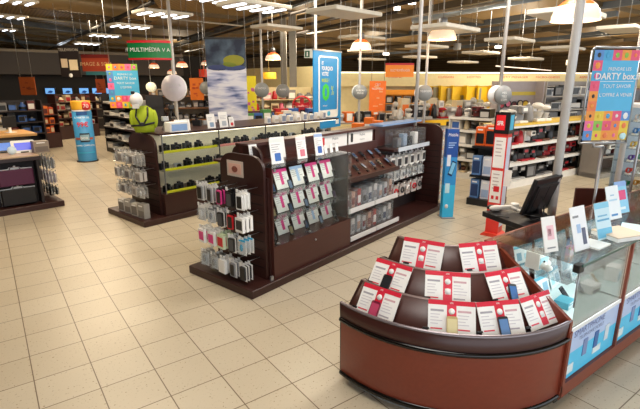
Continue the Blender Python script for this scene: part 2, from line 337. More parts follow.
for a in [('large orange dome lamp by the thick pole, biggest of the dome lamps', 575, 21, 42), ('orange dome lamp hanging beside the twin poles', 442, 40, 26), ('orange dome lamp hanging next to the blue phone banner', 361, 49.5, 19.5), ('orange dome lamp hanging between the landscape and blue banners', 273, 60, 14.5),
          ('small dome lamp next to the green sign, over the big round disc', 182, 67, 11), ('small pale dome lamp just behind the edge of the green sign', 154, 68, 10), ('small dome lamp touching the edge of the landscape banner', 206, 65, 9), ('small dome lamp low above the big round disc', 172, 74, 9)]:
    dome_lamp(*a)
def drum(label, px, py, wpx, m, h=.3, D=.5, name='drum_lamp'):
    f = CF*D/wpx; p = away(px, py, f); t = thing(name, label, 'lamp', p)
    obj('shade', MB().lathe([(D/2, 0), (D/2, h), (.02, h)], m, 20), t); obj('rod', MB().tube((0, 0, h), (0, 0, 4.985-p.z), .01, STEEL, 6), t)
drum('yellow drum lampshade hanging near the grey columns', 269, 79, 14, M('f2b52c', .5, 0, .5), .22)
drum('red drum lampshade under a small dome lamp beside the landscape banner', 204, 77, 9, M('d8402a', .5, 0, .3), .4)
drum('bright round ceiling spot between the two middle dome lamps', 412, 4, 7, M('fff6e8', .4, 0, 6), .2, .25, 'spotlight')
drum('small lit ceiling spot under the end of the thin roof pipe', 397, 10, 6, M('fff6e8', .4, 0, 4), .12, .25, 'spotlight')
drum('small lit ceiling spot above the orange department sign', 386, 55, 6, M('fff6e8', .4, 0, 4), .1, .3, 'spotlight')
drum('small lit ceiling spot beside the pole of the phone totem', 498, 48, 6, M('fff6e8', .4, 0, 4), .1, .3, 'spotlight')
drum('white ceiling spot with small shade near the dark cable run', 65, 9, 8, M('f2f2e8', .4, 0, 1.5), .12, .3, 'spotlight')
drum('grey bell lampshade hanging above the yellow extractor hoods', 457, 50, 7, M('8f9294', .5), .3, .35)
drum('square cream lampshade hanging beside the thick pole', 571, 65, 9, M('f2e2bd', .5, 0, .6), .2, .4)
# ================================================================ signs, banners, poles
def pole(label, px, py, fwd, z0, r=.025, m=None, z1=4.99):
    p = away(px, py, fwd); obj('ceiling_pole', MB().tube((0, 0, 0), (0, 0, z1-z0), r, m or POLEM, 12), None, label, 'pole', loc=(p.x, p.y, z0)); return p
POLEM = M('c4c0bc', .4, .1)
pole('thick pale steel pole standing beside the black monitor, widest of the poles', 563, 130, 4.15, 0, .038, POLEM)
pole('grey pole rising from the end of the phone gondola, in front of its twin', 417, 90, 7.75, 1.44, .03, POLEM)
pole('grey pole with a round grey disc, behind its twin at the gondola end', 425.5, 90, 9.2, 0, .025, POLEM)
pole('slim pole with a white-rimmed disc behind the blue phone banner', 359.5, 90, 11.5, 0, .03, POLEM)
pole('grey pole at the edge of the tall blue banner', 315.5, 60, 11.1, 0, .035, POLEM)
pole('grey pole rising through the large round disc above the camera case', 175, 90, 10.9, 0, .04, POLEM)
pole('slim pole over the small cameras between the two round discs', 262, 80, 13, 0, .03, POLEM)
pole('thin pole rising from the top of the phone totem', 501, 80, 6.35, 1.75, .025, POLEM)
pole('slim grey pole beside the framed poster, behind the jewellery case', 638, 60, 5.0, 0, .03, POLEM)
def hung(t, p, w, h, n=2, r=.006):
    for sx in ((-w/2*.95, w/2*.95) if n == 2 else (0,)): obj('suspension_wire', MB().tube((sx, 0, h), (sx, 0, 4.985-p.z), r, STEEL, 5), t)
FACE = YAW  # parallel to the shop front the camera looks along
def disc(label, px, py, r_px, fwd, rim=WHITE, face=None, txt=('',), depth=.12, turn=0, group=None, on_wire=False):
    face = face or M('8b8d8c', .45); p = away(px, py, fwd); r = r_px*fwd/CF
    t = thing('round_sign', label, 'sign', p, FACE+turn, group)
    mb = MB().at(0, 0, 0, 0, PI/2).lathe([(0, 0), (r, 0), (r, depth*.3), (0, depth*.3)], face, 32); fd = obj('face_disc', mb, t)
    mb = MB().at(-r*.12, .05, 0, 0, PI/2); mb.lathe([(0, -depth*.6), (r*1.0, -depth*.6), (r*1.0, -depth*.3), (0, -depth*.3)], rim, 32); obj('back_disc', mb, t, 'white disc behind')
    mb = MB()
    for i, s in enumerate(txt): mb.text(s, r*.22, WHITE, 0, r*.12-i*r*.36, -depth*.3-.012)
    if txt[0]: obj('lettering', mb, fd)
    obj('bracket', MB().tube((0, .0, r*.9), (0, .0, 4.985-p.z), .008, STEEL, 6) if on_wire else MB().box(-.02, 0, -.03, .02, .2, .03, STEEL), t)
disc('round grey disc with small white writing on the pole of the phone totem', 502, 95, 9, 6.2, txt=('MES', 'TELE', 'COM'), turn=.25)
disc('round grey disc on the twin poles beside the yellow hoods', 424.5, 93, 7.5, 9.05, txt=('TELECOM',), turn=.1)
disc('round grey disc with white swirl rim between blue banner and orange banner', 360, 92, 7, 11.42, txt=('BUREAU', 'TIQUE'))
disc('round grey disc with white rim on the pole in front of the clothing rack', 262, 90, 7, 12.88, txt=('PHOTO',))
disc('round grey disc with white rim close to the steel columns', 283, 91, 6.5, 14, txt=('AUDIO',), on_wire=True)
disc('large translucent white disc with swirl rings above the camera case', 174, 88, 12.5, 10.6, face=M('ded6dc', .35, 0, .12), txt=('PHOTO &', 'VIDEO'), turn=-.2)
disc('small bright white ring sign next to the colourful poster', 151, 87, 4.5, 13, face=M('f3e9c4', .4, 0, .6), on_wire=True)
disc('partly hidden pale disc just behind the landscape banner', 206, 88, 6, 14, txt=('',), on_wire=True)

# landscape banner
f = 12.2; p = away(229.5, 131, f); q = away(229.5, 38.5, f); h = q.z-p.z; w = 38*f/CF
t = thing('landscape_banner', 'tall hanging banner printed with a lone green tree, storm sky and snowy hills', 'banner', p, FACE)
SEA = sea_mat(); SKYM = sky_mat(); n = 14; pts = []
obj('lower_print', MB().box(-w/2, 0, 0, w/2, .015, h*.70, SEA), t, 'rolling white and lavender snow print')
obj('upper_print', MB().box(-w/2, 0, h*.70, w/2, .015, h, SKYM), t, 'stormy blue sky print')
mb = MB(); mb.ball(w*.2, -.006, h*.77, w*.27, .012, h*.06, M('8c8c2a', .6), 18, 8); mb.ball(w*.12, -.006, h*.735, w*.2, .012, h*.035, M('6f7d28', .6), 14, 6); obj('printed_tree', mb, t)
mb = MB(); mb.ball(-w*.2, -.004, h*.695, w*.28, .008, h*.03, M('35426f', .6), 16, 6); mb.ball(w*.2, -.004, h*.695, w*.3, .008, h*.03, M('3c4a7a', .6), 16, 6); obj('printed_hills', mb, t)
obj('top_rail', MB().box(-w/2-.03, -.015, h-.02, w/2+.03, .03, h+.03, DGREY), t)
for sx in (-w/2, w/2): obj('suspension_pole', MB().tube((sx, 0, h), (sx, 0, 4.985-p.z), .012, STEEL, 6), t)

# tall blue banner with a drawn phone
a, b = away(314, 130, 10.9), away(340.5, 124.5, 11.9); top = away(314, 50, 10.9).z-a.z; d = Vector((b.x-a.x, b.y-a.y, 0)); w = d.length
t = thing('phone_banner', 'tall bright blue hanging banner with a white phone outline and green zero', 'banner', (a.x, a.y, a.z), math.atan2(d.y, d.x))
SKYB = M('1f8aca', .45, 0, .03)
bp = obj('banner_panel', MB().box(0, 0, 0, w, .03, top, SKYB), t)
def rounded(x0, z0, x1, z1, r, k=5):
    o = []
    for cx, cz, a0 in ((x1-r, z1-r, 0), (x0+r, z1-r, PI/2), (x0+r, z0+r, PI), (x1-r, z0+r, 1.5*PI)):
        for i in range(k+1): q = a0+i*PI/2/k; o.append((cx+r*math.cos(q), cz+r*math.sin(q)))
    return o
mb = MB(); mb.prism(rounded(w*.16, top*.14, w*.88, top*.94, .07), -.006, 0, WHITE); mb.prism(rounded(w*.20, top*.245, w*.84, top*.92, .04), -.010, -.006, SKYB); mb.prism(rounded(w*.47, top*.165, w*.58, top*.225, .04), -.010, -.006, CYAN); obj('phone_outline', mb, bp)
mb = MB()
for s, z, hh in (('ET', .83, .04), ('POURQUOI', .76, .05), ('VOTRE', .69, .05)): mb.text(s, top*hh, WHITE, w*.26, top*z, -.012, 'LEFT', .02, .72)
mb.text('MOBILE ?', top*.045, LIME, w*.26, top*.61, -.012, 'LEFT', .02, .7); mb.text('0', top*.2, M('3fcf3a', .5), w*.28, top*.38, -.012, 'LEFT', .04, 1.2); mb.text('%', top*.12, LIME, w*.6, top*.44, -.012, 'LEFT', 0, .6)
mb.text('FORFAIT', top*.02, WHITE, w*.3, top*.29, -.012, 'LEFT'); mb.text('SANS ENGAGEMENT', top*.018, WHITE, w*.12, top*.09, -.008, 'LEFT'); mb.prism(rounded(w*.8, top*.04, w*.92, top*.1, .01), -.008, 0, WHITE); obj('lettering', mb, bp)
mb = MB(); mb.box(-.02, -.01, top, w+.02, .04, top+.03, STEEL); mb.tube((.03, 0.01, top), (.03, .01, 4.985-a.z), .008, STEEL, 5); mb.tube((w-.03, .01, top), (w-.03, .01, 4.985-a.z), .008, STEEL, 5); obj('hanging_rail', mb, t)

# green multimedia sign, slightly bowed
f = 9.4; p = away(150, 60, f); w = 40.5*f/CF; h = .36; t = thing('department_sign', 'bowed green hanging sign reading multimedia with a red top edge', 'sign', p, FACE)
def bowed(w, z0, z1, m, d0, dep=.05, n=10, bow=.1):
    mb = MB(); f_ = lambda x: -bow*(1-(2*x/w)**2)-d0; xs = [-w/2+w*i/n for i in range(n+1)]
    v = [(x, f_(x), z) for z in (z0, z1) for x in xs]+[(x, f_(x)+dep, z) for z in (z0, z1) for x in xs]; k = n+1; F = []
    for i in range(n):
        F += [(i, i+1, k+i+1, k+i), (2*k+i+1, 2*k+i, 3*k+i, 3*k+i+1), (k+i, k+i+1, 3*k+i+1, 3*k+i), (i+1, i, 2*k+i, 2*k+i+1)]
    F += [(0, k, 3*k, 2*k), (k-1, 3*k-1, 4*k-1, 2*k-1)]
    return mb.add(v, F, m)
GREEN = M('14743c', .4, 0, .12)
sp = obj('sign_panel', bowed(w, .035, h-.045, GREEN, 0), t); obj('top_edge', bowed(w, h-.045, h, RED, .01, .07), t, 'red top edge'); obj('bottom_edge', bowed(w, 0, .035, RED, .01, .07), t, 'red bottom edge')
mb = MB(); mb.text('// MULTIM\u00c9DIA', .075, WHITE, -w*.1, h*.42, -.112, sx=.95); mb.text('V A', .07, WHITE, w*.42, h*.42, -.06); obj('lettering', mb, sp); hung(t, p, w*.8, h)

# orange department sign
f = 15; p = away(399.5, 77, f); w = 27*f/CF; h = .42; t = thing('department_sign', 'orange hanging sign with a red top edge before the orange wall', 'sign', p, FACE)
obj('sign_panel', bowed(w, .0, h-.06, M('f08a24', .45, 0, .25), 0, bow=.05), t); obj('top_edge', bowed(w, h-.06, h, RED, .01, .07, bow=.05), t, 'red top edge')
mb = MB().text('ELECTROM\u00c9NAGER', .07, WHITE, 0, h*.4, -.07, sx=.7); obj('lettering', mb, t); hung(t, p, w*.8, h)
# dark sign with two photographs
f = 14.5; p = away(71.5, 77, f); w = 19*f/CF; h = .92; t = thing('photo_sign', 'black hanging sign with two small cream photographs on it', 'sign', p, FACE)
obj('sign_panel', MB().box(-w/2, 0, 0, w/2, .03, h, M('1d1413', .5)), t); mb = MB(); mb.box(-w*.42, -.005, h*.3, -w*.1, 0, h*.58, M('cdb89a', .6)); obj('photograph', mb, t)
mb = MB(); mb.box(-w*.02, -.005, h*.22, w*.4, 0, h*.55, M('d9c8a4', .6)); obj('photograph', mb, t); mb = MB().text('TELEVISION', .08, M('b8b0a0', .5), 0, h*.82, -.005); mb.ball(0, -.02, h*.05, .06, .02, .06, WHITE); obj('lettering', mb, t); hung(t, p, w*.9, h)
# red and orange sign behind it
f = 16; p = away(97, 75, f); w = 26*f/CF; t = thing('department_sign', 'red and orange hanging sign beside the black photo sign', 'sign', p, FACE)
obj('sign_panel', MB().box(-w/2, 0, .12, w/2, .05, .62, M('b8472a', .5)), t); obj('top_edge', MB().box(-w/2, -.02, .55, w/2, .07, .66, M('7e1d16', .5)), t, 'dark red top edge')
mb = MB().text('IMAGE & SON', .12, M('e8c08a', .5), 0, .3, -.004); obj('lettering', mb, t); obj('lower_strip', MB().box(-w*.4, 0, 0, w*.5, .05, .12, M('3f7f86', .5)), t, 'teal lower strip'); hung(t, p, w*.8, .66)
# exit sign
f = 14; p = away(309, 58, f); t = thing('exit_sign', 'small green and white exit sign hanging beside the blue banner', 'sign', p, FACE)
obj('housing', MB().box(-.14, 0, 0, .14, .05, .25, M('e8ece4', .5)), t); mb = MB().box(-.12, -.006, .02, .02, 0, .2, M('0f5a3a', .5)); mb.ball(-.05, -.01, .15, .02, .01, .02, WHITE); mb.box(-.07, -.012, .05, -.03, -.006, .13, WHITE); obj('running_figure_symbol', mb, t); hung(t, p, .2, .25)
# plain coloured hanging banners
def small_banner(label, px, y0, y1, wpx, fwd, m, m2, lines=(), name='hanging_banner'):
    p = away(px, y1, fwd); h = away(px, y0, fwd).z-p.z; w = wpx*fwd/CF; t = thing(name, label, 'banner', p, FACE)
    pn = obj('banner_panel', MB().box(-w/2, 0, 0, w/2, .02, h, m), t); mb = MB(); rr = random.Random(int(px))
    for i in range(7):
        x = rr.uniform(-.4, .2)*w; z = rr.uniform(.08, .8)*h; mb.box(x, -.004, z, x+w*rr.uniform(.12, .3), 0, z+h*rr.uniform(.03, .1), m2)
    for i, s in enumerate(lines): mb.text(s, h*.07, WHITE, 0, h*(.85-.14*i), -.006, sx=.8)
    obj('printed_pattern', mb, pn); hung(t, p, w*.8, h); return t
small_banner('orange hanging banner with white writing beside the round disc and orange wall', 377, 81, 111, 16, 13, M('ee7420', .5, 0, .1), M('f7b27a', .5), ('C\u0027EST', 'NOUVEAU'))
small_banner('orange speckled hanging banner beside the landscape banner', 197.5, 78, 100, 13, 14, M('d8701a', .5), M('b84818', .5))
small_banner('yellow hanging banner just beyond the landscape banner', 252, 76, 115, 10, 17, M('d8cf2a', .5), M('c06a9a', .5))
small_banner('rust orange hanging banner in front of the dark television wall, beside a screen', 29, 77, 95, 15, 17, M('a8501c', .6), M('7c3514', .6))
small_banner('small rust orange banner hanging between the televisions and the poster', 101.5, 79, 93, 9, 18, M('a8481c', .6), M('7c3514', .6))

# posters with a border of coloured squares
PASTEL = [M('e8567a', .5), M('f29a3c', .5), M('4aa7d8', .5), M('e9c93c', .5), M('ef6fa0', .5), M('8fc04a', .5), M('f08048', .5), M('5b8fd0', .5)]
def square_poster(mbp, x0, z0, x1, z1, nx, rows_bottom, blue, y=-.004, left=True, seed=1):
    rr = random.Random(seed); s = (x1-x0)/nx; nz = int((z1-z0)/s)
    mbp.box(x0, y, z0, x1, 0, z1, blue)
    cells = [(i, nz-1) for i in range(nx)]+[(i, j) for j in range(rows_bottom) for i in range(nx)]
    if left: cells += [(0, j) for j in range(rows_bottom, nz-1)]
    sz = (z1-z0)/nz
    for i, j in cells:
        m = rr.choice(PASTEL); mbp.box(x0+i*s, y-.003, z0+j*sz, x0+(i+1)*s, y, z0+(j+1)*sz, m)
        m2 = rr.choice(PASTEL+[WHITE, DGREY]); k = rr.uniform(.15, .3)
        mbp.at(); mbp.ball(x0+(i+.5)*s, y-.004, z0+(j+.5)*sz, s*k, .003, sz*k*1.2, m2, 8, 4)
POSTB = M('4fb0dc', .45, 0, .08)
f = 12.5; p = away(126, 108, f); h = away(126, 64, f).z-p.z; w = 29*f/CF; t = thing('promotion_poster', 'hanging blue poster bordered by coloured squares beside the green sign', 'poster', p, FACE+.1)
mb = MB(); square_poster(mb, -w/2, 0, w/2, h, 5, 2, POSTB, seed=4); obj('poster_sheet', mb, t)
mb = MB()
for i, (s, k) in enumerate((('PRENDRE LES', .04), ('DARTY box', .07), ('TOUT SAVOIR', .045), ('L\u0027OFFRE', .05))): mb.text(s, h*k, WHITE, w*.08, h*(.75-.1*i), -.012)
obj('lettering', mb, t); hung(t, p, w*.8, h)

# framed poster on a stand beside the jewellery case
f = 4.75; pb = away(603.5, 140, f); pt = away(603.5, 50, f); hz = pt.z-pb.z; w = 47*f/CF
t = thing('poster_stand', 'steel framed stand with a blue poster bordered by coloured squares', 'poster', (pb.x, pb.y, 0), FACE+.12)
zb = pb.z
mb = MB(); square_poster(mb, -w/2, zb, w/2, zb+hz, 5, 3, POSTB, seed=9); ps = obj('poster_sheet', mb, t)
mb = MB()
for i, (s, k, b) in enumerate((('PRENDRE LES', .035, 0), ('DARTY box.fr', .07, .02), ('TOUT SAVOIR', .04, 0), ('L\u0027OFFRE \u00c0 VENIR', .04, 0))): mb.text(s, hz*k, WHITE, w*.09, zb+hz*(.78-.095*i), -.012, bold=b, sx=.95)
mb.box(-w*.3, -.008, zb+hz*.66, w*.45, -.004, zb+hz*.665, WHITE); obj('lettering', mb, ps)
obj('logo_disc', MB().at(w*.4, -.012, zb+.04, 0, PI/2).lathe([(0, 0), (.035, 0), (.035, .006), (0, .006)], M('c5ecf5', .4), 20), t)
fr = .011; mb = MB(); W2_ = w/2+.02; z0, z1 = zb-.03, zb+hz+.025
mb.path([(-W2_, 0.01, z0), (-W2_, .01, z1-.03), (-W2_+.03, .01, z1), (W2_-.03, .01, z1), (W2_, .01, z1-.03), (W2_, .01, z0), (-W2_, .01, z0)], fr, STEEL, 8); obj('tube_frame', mb, t)
obj('post', MB().path([(-.1, .01, z0), (-.1, .01, z0-.04), (.02, .01, z0-.04), (.0, .01, .02)], .013, STEEL, 8), t); obj('base_plate', MB().lathe([(0, 0), (.18, 0), (.18, .015), (.03, .03), (0, .03)], STEEL, 24), t)

# blue cylinder totem
p = at(88, 161, 0); t = thing('advertising_column', 'round blue advertising column with a yellow and red crown standing in the aisle', 'display', p, FACE+.42); r = .245
TB = M('3f8fc6', .45)
obj('column_body', MB().lathe([(r, 0), (r, 1.42), (0, 1.42)], TB, 32), t); obj('foot', MB().lathe([(0, .0), (r+.03, 0), (r+.03, .03), (r, .03)], DGREY, 32), t)
mb = MB(); n = 16
def wrap(mb, r, a0, a1, z0, z1, m, n=8):
    return mb.lathe([(r, z0), (r, z1)], m, n, a0, a1)
mb = MB(); wrap(mb, r+.004, -2.5, -1.3, 1.45, 1.64, M('e8b030', .5)); mb.lathe([(r, 1.42), (r, 1.66), (0, 1.66)], M('d79a2c', .5), 24); obj('crown', mb, t, 'yellow crown')
mb = MB().at(.13, -.215, 1.53, 0, PI/2).lathe([(0, 0), (.12, 0), (.12, .03), (0, .03)], RED, 20); mb.at(.13, -.25, 1.48).text('70', .1, WHITE); obj('price_disc', mb, t, 'red price disc')
mb = MB(); wrap(mb, r+.004, -2.1, -1.0, 1.28, 1.38, M('24589c', .5)); wrap(mb, r+.006, -2.7, -.5, 1.385, 1.42, M('e8eef5', .5)); wrap(mb, r+.005, -2.6, -.6, .62, .68, M('b8604a', .5)); wrap(mb, r+.006, -2.0, -1.0, .56, .8, M('1f2a33', .4)); wrap(mb, r+.008, -1.95, -1.05, .6, .76, M('8fb4c8', .4)); wrap(mb, r+.005, -2.6, -.6, .25, .28, CYAN)
mb.at(0, -r-.012, .64).text('box', .09, WHITE); mb.at(0, -r-.02, .98).text('99\u20ac', .12, RED, bold=.03); mb.at(0, -r-.012, 1.2).text('A PARTIR DE', .045, WHITE); mb.at(0, -r-.012, .45).text('OFFRE COMPLETE', .04, WHITE); obj('printed_offer', mb, t)

# red and black phone totem
F_T = Frame(*at(489.5, 237.5, 0)[:2], -20); p = F_T.w(.13, .10)
a = math.radians(-76); t = thing('phone_totem', 'tall four-sided red totem with a black crown reading SFR', 'display', p, a); t.scale = (.72, .72, 1); H_ = 1.76
bd = obj('body', MB().box(-.125, -.125, .0, .125, .125, 1.5, M('d8342c', .45, 0, .05)), t)
obj('foot', MB().prism([(-.2, 0), (.2, 0), (.2, .012), (.13, .05), (-.13, .05), (-.2, .012)], -.18, .18, M('e0402c', .45)), t)
cw = obj('crown', MB().box(-.14, -.14, 1.47, .14, .14, H_, BLACK), t)
for nm, z0, z1, l in (('offer_panel', 1.0, 1.42, 0), ('offer_panel', .5, .96, 1)):
    mb = MB().box(-.105, -.13, z0, .105, -.125, z1, PAPER)
    for k in range(5): mb.box(-.07, -.132, z1-.06-k*.05, .05-.02*(k % 2), -.13, z1-.045-k*.05, M('c4b4b4', .6))
    if l: mb.box(-.04, -.133, z0+.16, .07, -.13, z0+.24, RED); mb.box(-.07, -.133, z0+.05, -.02, -.13, z0+.1, RED); mb.box(.02, -.133, z0+.05, .07, -.13, z0+.1, RED)
    obj(nm, mb, bd)
mb = MB().box(-.11, -.143, 1.52, .06, -.14, 1.72, M('e0202a', .4, 0, .2)); mb.at(-.025, -.146, 1.585).text('SFR', .055, WHITE, bold=.03); obj('logo_panel', mb, cw, 'red square reading SFR')
obj('side_poster', MB().box(.125, -.1, .15, .13, .1, 1.42, M('c9d4ec', .5)), t, 'pale blue side poster'); obj('side_logo', MB().box(.14, -.1, 1.52, .145, .08, 1.72, CYAN), t, 'light blue square')
mb = MB().box(.125, -.09, .75, .26, -.075, .98, PAPER); obj('leaflet_flag', mb, t, 'white leaflet sticking out')

# slim blue stand
p = at(446, 217, 0); t = thing('phone_stand', 'slim upright blue stand with a phone picture, dark blue on top', 'display', p, math.radians(-30)); t.scale = (.82, .9, 1)
mb = MB().box(-.115, -.06, 0, .115, .06, .55, M('35b4e0', .4, 0, .1)).box(-.115, -.06, .55, .115, .06, 1.0, M('2c8fcf', .4, 0, .08)).box(-.115, -.06, 1.0, .115, .06, 1.44, M('1c4f9c', .4, 0, .05)); obj('panel', mb, t)
mb = MB().at(0, -.062, 1.33).text('Mobile', .05, WHITE); mb.at()
for k in range(3): mb.box(-.08, -.063, 1.22-k*.035, .07-.03*k, -.06, 1.235-k*.035, M('a9c8ec', .5))
mb.at(.02, -.066, .82, 0, 0, .35).box(-.045, 0, -.12, .045, .005, .12, M('16345f', .4)); mb.at(.02, -.069, .82, 0, 0, .35).box(-.035, 0, -.09, .035, .003, .1, M('7fc8ea', .4)); mb.at(-.05, -.066, .95).box(-.04, 0, -.09, .03, .004, .09, M('e4ecf4', .5)); mb.at().box(-.09, -.064, .42, .0, -.06, .58, M('bfe8f5', .5)); mb.at(-.04, -.062, .2, 0, PI/2).lathe([(0, 0), (.035, 0), (.035, .004), (0, .004)], WHITE, 16); obj('printed_advert', mb, t)
obj('base_foot', MB().box(-.13, -.12, 0, .13, .12, .015, GREY), t)
# black rack with tablets in boxes, between them
def boxed(w, d, h, m, m2, seed=0):
    def fn():
        rr = random.Random(seed); mb = MB().box(-w/2, -d/2, 0, w/2, d/2, h, m); mb.box(-w*.42, -d/2-.003, h*.1, w*.42, -d/2, h*rr.uniform(.45, .8), m2); mb.box(-w*.3, -d/2-.004, h*.82, w*.25, -d/2, h*.9, WHITE); return mb.mesh('box')
    return cached(('boxed', w, d, h, m, m2, seed), fn)
a, b = at(466, 204, 0), at(498, 209, 0); F_R = Frame(a.x, a.y, math.degrees(math.atan2(b.y-a.y, b.x-a.x))); L = (b-a).length
t = thing('accessory_rack', 'black two-tier rack of boxed tablets standing behind the red totem', 'shelf', F_R.w(0, 0), F_R.a)
obj('plinth', MB().box(0, 0, 0, L, .5, .12, BLACK), t); obj('back_panel', MB().box(0, .42, .12, L, .46, 1.25, BLACK), t); obj('shelf', MB().box(0, .05, .5, L, .42, .54, BLACK), t); obj('top_shelf', MB().box(0, .05, 1.02, L, .46, 1.06, BLACK), t)
for lv, z in (('lower', .12), ('upper', .54)):
    for i in range(3):
        x = L*(i+.5)/3; m, m2 = [(M('5f86b8', .5), M('263c66', .5)), (M('d8dce4', .5), M('9ab0d0', .5)), (M('e4e6ea', .5), M('3a2a2c', .5))][i]
        tag(obj('tablet_box', boxed(L/3-.04, .12, .34, m, m2, i), None, loc=F_R.w(x, .15, z), rz=F_R.a), '%s boxed tablet on the %s tier of the black rack' % (['dull blue', 'pale blue', 'white'][i], lv), 'box', 'boxed tablets on the black rack')
for i, (x, w_, h_, m, l) in enumerate([(.12, .16, .32, M('e8641c', .5), 'orange carton'), (.38, .2, .36, M('e0561a', .5), 'tall orange carton')]):
    tag(obj('carton', boxed(w_, .14, h_, m, BLACK, i+5), loc=F_R.w(x*L*1.3, .25, 1.06), rz=F_R.a), l+' standing on top of the black tablet rack', 'box')
# ================================================================ stock: packs on hooks, leaflets, phones
def pack_mesh(w, h, d, card, item, kind):
    """a hanging pack, hole at the origin, its face towards -y; d is its thickness"""
    def fn():
        mb = MB(); mb.prism([(-w/2, -h), (w/2, -h), (w/2, -.02), (w*.18, -.015), (w*.14, .012), (-w*.14, .012), (-w*.18, -.015), (-w/2, -.02)], 0, .003, card)
        if kind == 'case':        # phone case: rounded slab with camera hole
            mb.prism([(x, z) for x, z in rounded(-w*.36, -h*.95, w*.36, -h*.16, w*.12, 3)], -d, 0, item); mb.prism(rounded(-w*.28, -h*.89, w*.28, -h*.24, w*.08, 3), -d-.002, -d, BLACK if item != BLACK else M('4a4c50', .3))
        elif kind == 'blister':
            mb.prism(rounded(-w*.42, -h*.93, w*.42, -h*.22, w*.15, 3), -d, 0, BLIS); mb.ball(0, -d*.5, -h*.55, w*.2, d*.35, h*.22, item, 8, 6); mb.box(-w*.4, -.004, -h*.2, w*.4, 0, -h*.08, item)
        elif kind == 'box':
            mb.box(-w/2, -d, -h, w/2, 0, -.03, card); mb.box(-w*.4, -d-.002, -h*.85, w*.4, -d, -h*.3, item)
        elif kind == 'bag':
            mb.bev(-w*.5, -d, -h, w*.5, 0, -.03, item, .02)
            mb.path([(-w*.15, -d/2, -.03), (-w*.12, -d/2, .015), (w*.12, -d/2, .015), (w*.15, -d/2, -.03)], .006, item, 5)
        else:                      # cable or earphone pack
            mb.lathe([(w*.22, 0), (w*.32, 0), (w*.32, .0), (w*.22, .0)], item, 10); T = mb.T; mb.at(0, -.008, -h*.5, 0, PI/2).lathe([(w*.2, -.008), (w*.34, -.008), (w*.34, .008), (w*.2, .008)], item, 12)
        return mb.mesh('pack')
    return cached(('pack', w, h, d, card, item, kind), fn)
def hook_mesh(l):
    return cached(('hook', l), lambda: MB().path([(0, 0, 0), (0, -l, 0), (0, -l-.01, .02)], .003, STEEL, 5).box(-.015, -l-.018, -.005, .015, -l-.014, .03, WHITE).mesh('hook'))
PK = {WHITE: 'white', BLACK: 'black', PINK: 'pink', RED: 'red', GREY: 'grey', CYAN: 'light blue', BLUE: 'blue', DGREY: 'dark grey', STEEL: 'silver', PAPER: 'pale'}
NOUN = {'case': 'phone case pack', 'blister': 'blister pack', 'box': 'boxed accessory', 'bag': 'carry bag', 'cable': 'cable pack'}
def hooks(root, fr, origin, rz_local, cols, rows, spec, where, depth=.22, w=.085, h=.15, layers=2, group='packs', skip=(), rownames=None, nm='accessory_pack'):
    """hooks on a vertical board. origin (u,v) of the board's first column; the board runs along local x turned by rz_local and faces its -y."""
    R_ = Matrix.Rotation(rz_local, 3, 'Z'); base = fr.w(0, 0)
    for ri, z in enumerate(rows):
        for ci, x in enumerate(cols):
            if (ri, ci) in skip: continue
            o = Vector((origin[0], origin[1], 0))+R_ @ Vector((x, 0, 0))
            obj('hook', hook_mesh(depth), root, loc=(o.x, o.y, z), rz=rz_local)
            kind, card, item, ww, hh, th = spec(ri, ci)
            n = layers if isinstance(layers, int) else layers(ri, ci)
            for k in range(n):
                q = Vector((origin[0], origin[1], 0))+R_ @ Vector((x, -depth+.02+k*(th+.012) if k else -depth+.02, 0))
                if k: q = Vector((origin[0], origin[1], 0))+R_ @ Vector((x, -depth+.02+k*(th+.02), 0))
                W_ = fr.w(q.x, q.y, z-.004)
                rn = (rownames or ['top', 'second', 'third', 'lowest'])[ri]
                c_ = PK.get(item if kind in ('case', 'bag', 'cable') else card, 'coloured')
                lab = '%s %s, %s hook%s, %s row, %s' % (c_, NOUN[kind], ORD[ci], (', %s deep' % ORD[n-1-k]) if n > 1 else '', rn, where)
                tag(obj(nm, pack_mesh(ww, hh, th, card, item, kind), loc=W_, rz=fr.a+rz_local+(R.uniform(-.12, .12))), lab, 'pack', group)
def arch(v0, v1, z0, z1, r, k=6):
    o = [(v0, z0), (v1, z0)]
    for i in range(k+1): a = PI/2*i/k; o.append((v1-r+r*math.cos(a), z1-r*.7+r*.7*math.sin(a)))
    for i in range(k+1): a = PI/2+PI/2*i/k; o.append((v0+r+r*math.cos(a), z1-r*.7+r*.7*math.sin(a)))
    return o
def end_panel(root, u, v0, v1, z0, z1, slat=-1, r=.22, name='end_panel', th=.035, m=DARKW):
    """arched end board across the gondola; slat = side that carries grooves"""
    mb = MB().at(u, 0, 0, PI/2); mb.prism(arch(v0, v1, z0, z1, r), -th/2, th/2, m); o = obj(name, mb, root)
    mb = MB().at(); x = u+slat*(th/2+.002)
    n = int((z1-z0-.35)/.1)
    for k in range(n): z = z0+.12+k*.1; mb.box(min(x, x-slat*.004), v0+.03, z, max(x, x-slat*.004), v1-.03, z+.012, M('150b09', .6))
    obj('slat_groove', mb, root)
def phone_mesh(body, scr, w=.058, h=.115):
    def fn():
        mb = MB(); mb.prism(rounded(-w/2, 0, w/2, h, .01, 3), 0, .01, body); mb.prism(rounded(-w/2+.005, h*.16, w/2-.005, h*.88, .003, 2), -.001, 0, scr); mb.prism(rounded(-.008, h*.05, .008, h*.11, .004, 2), -.0015, 0, GREY); return mb.mesh('phone')
    return cached(('phone', body, scr, w, h), fn)
SCRS = [M('3a4c68', .2), M('20242c', .2), M('70839c', .2), M('8a7c5c', .2), M('4a4458', .2)]
def tilted(o, tilt): o.rotation_euler = (-tilt, 0, o.rotation_euler.z); return o
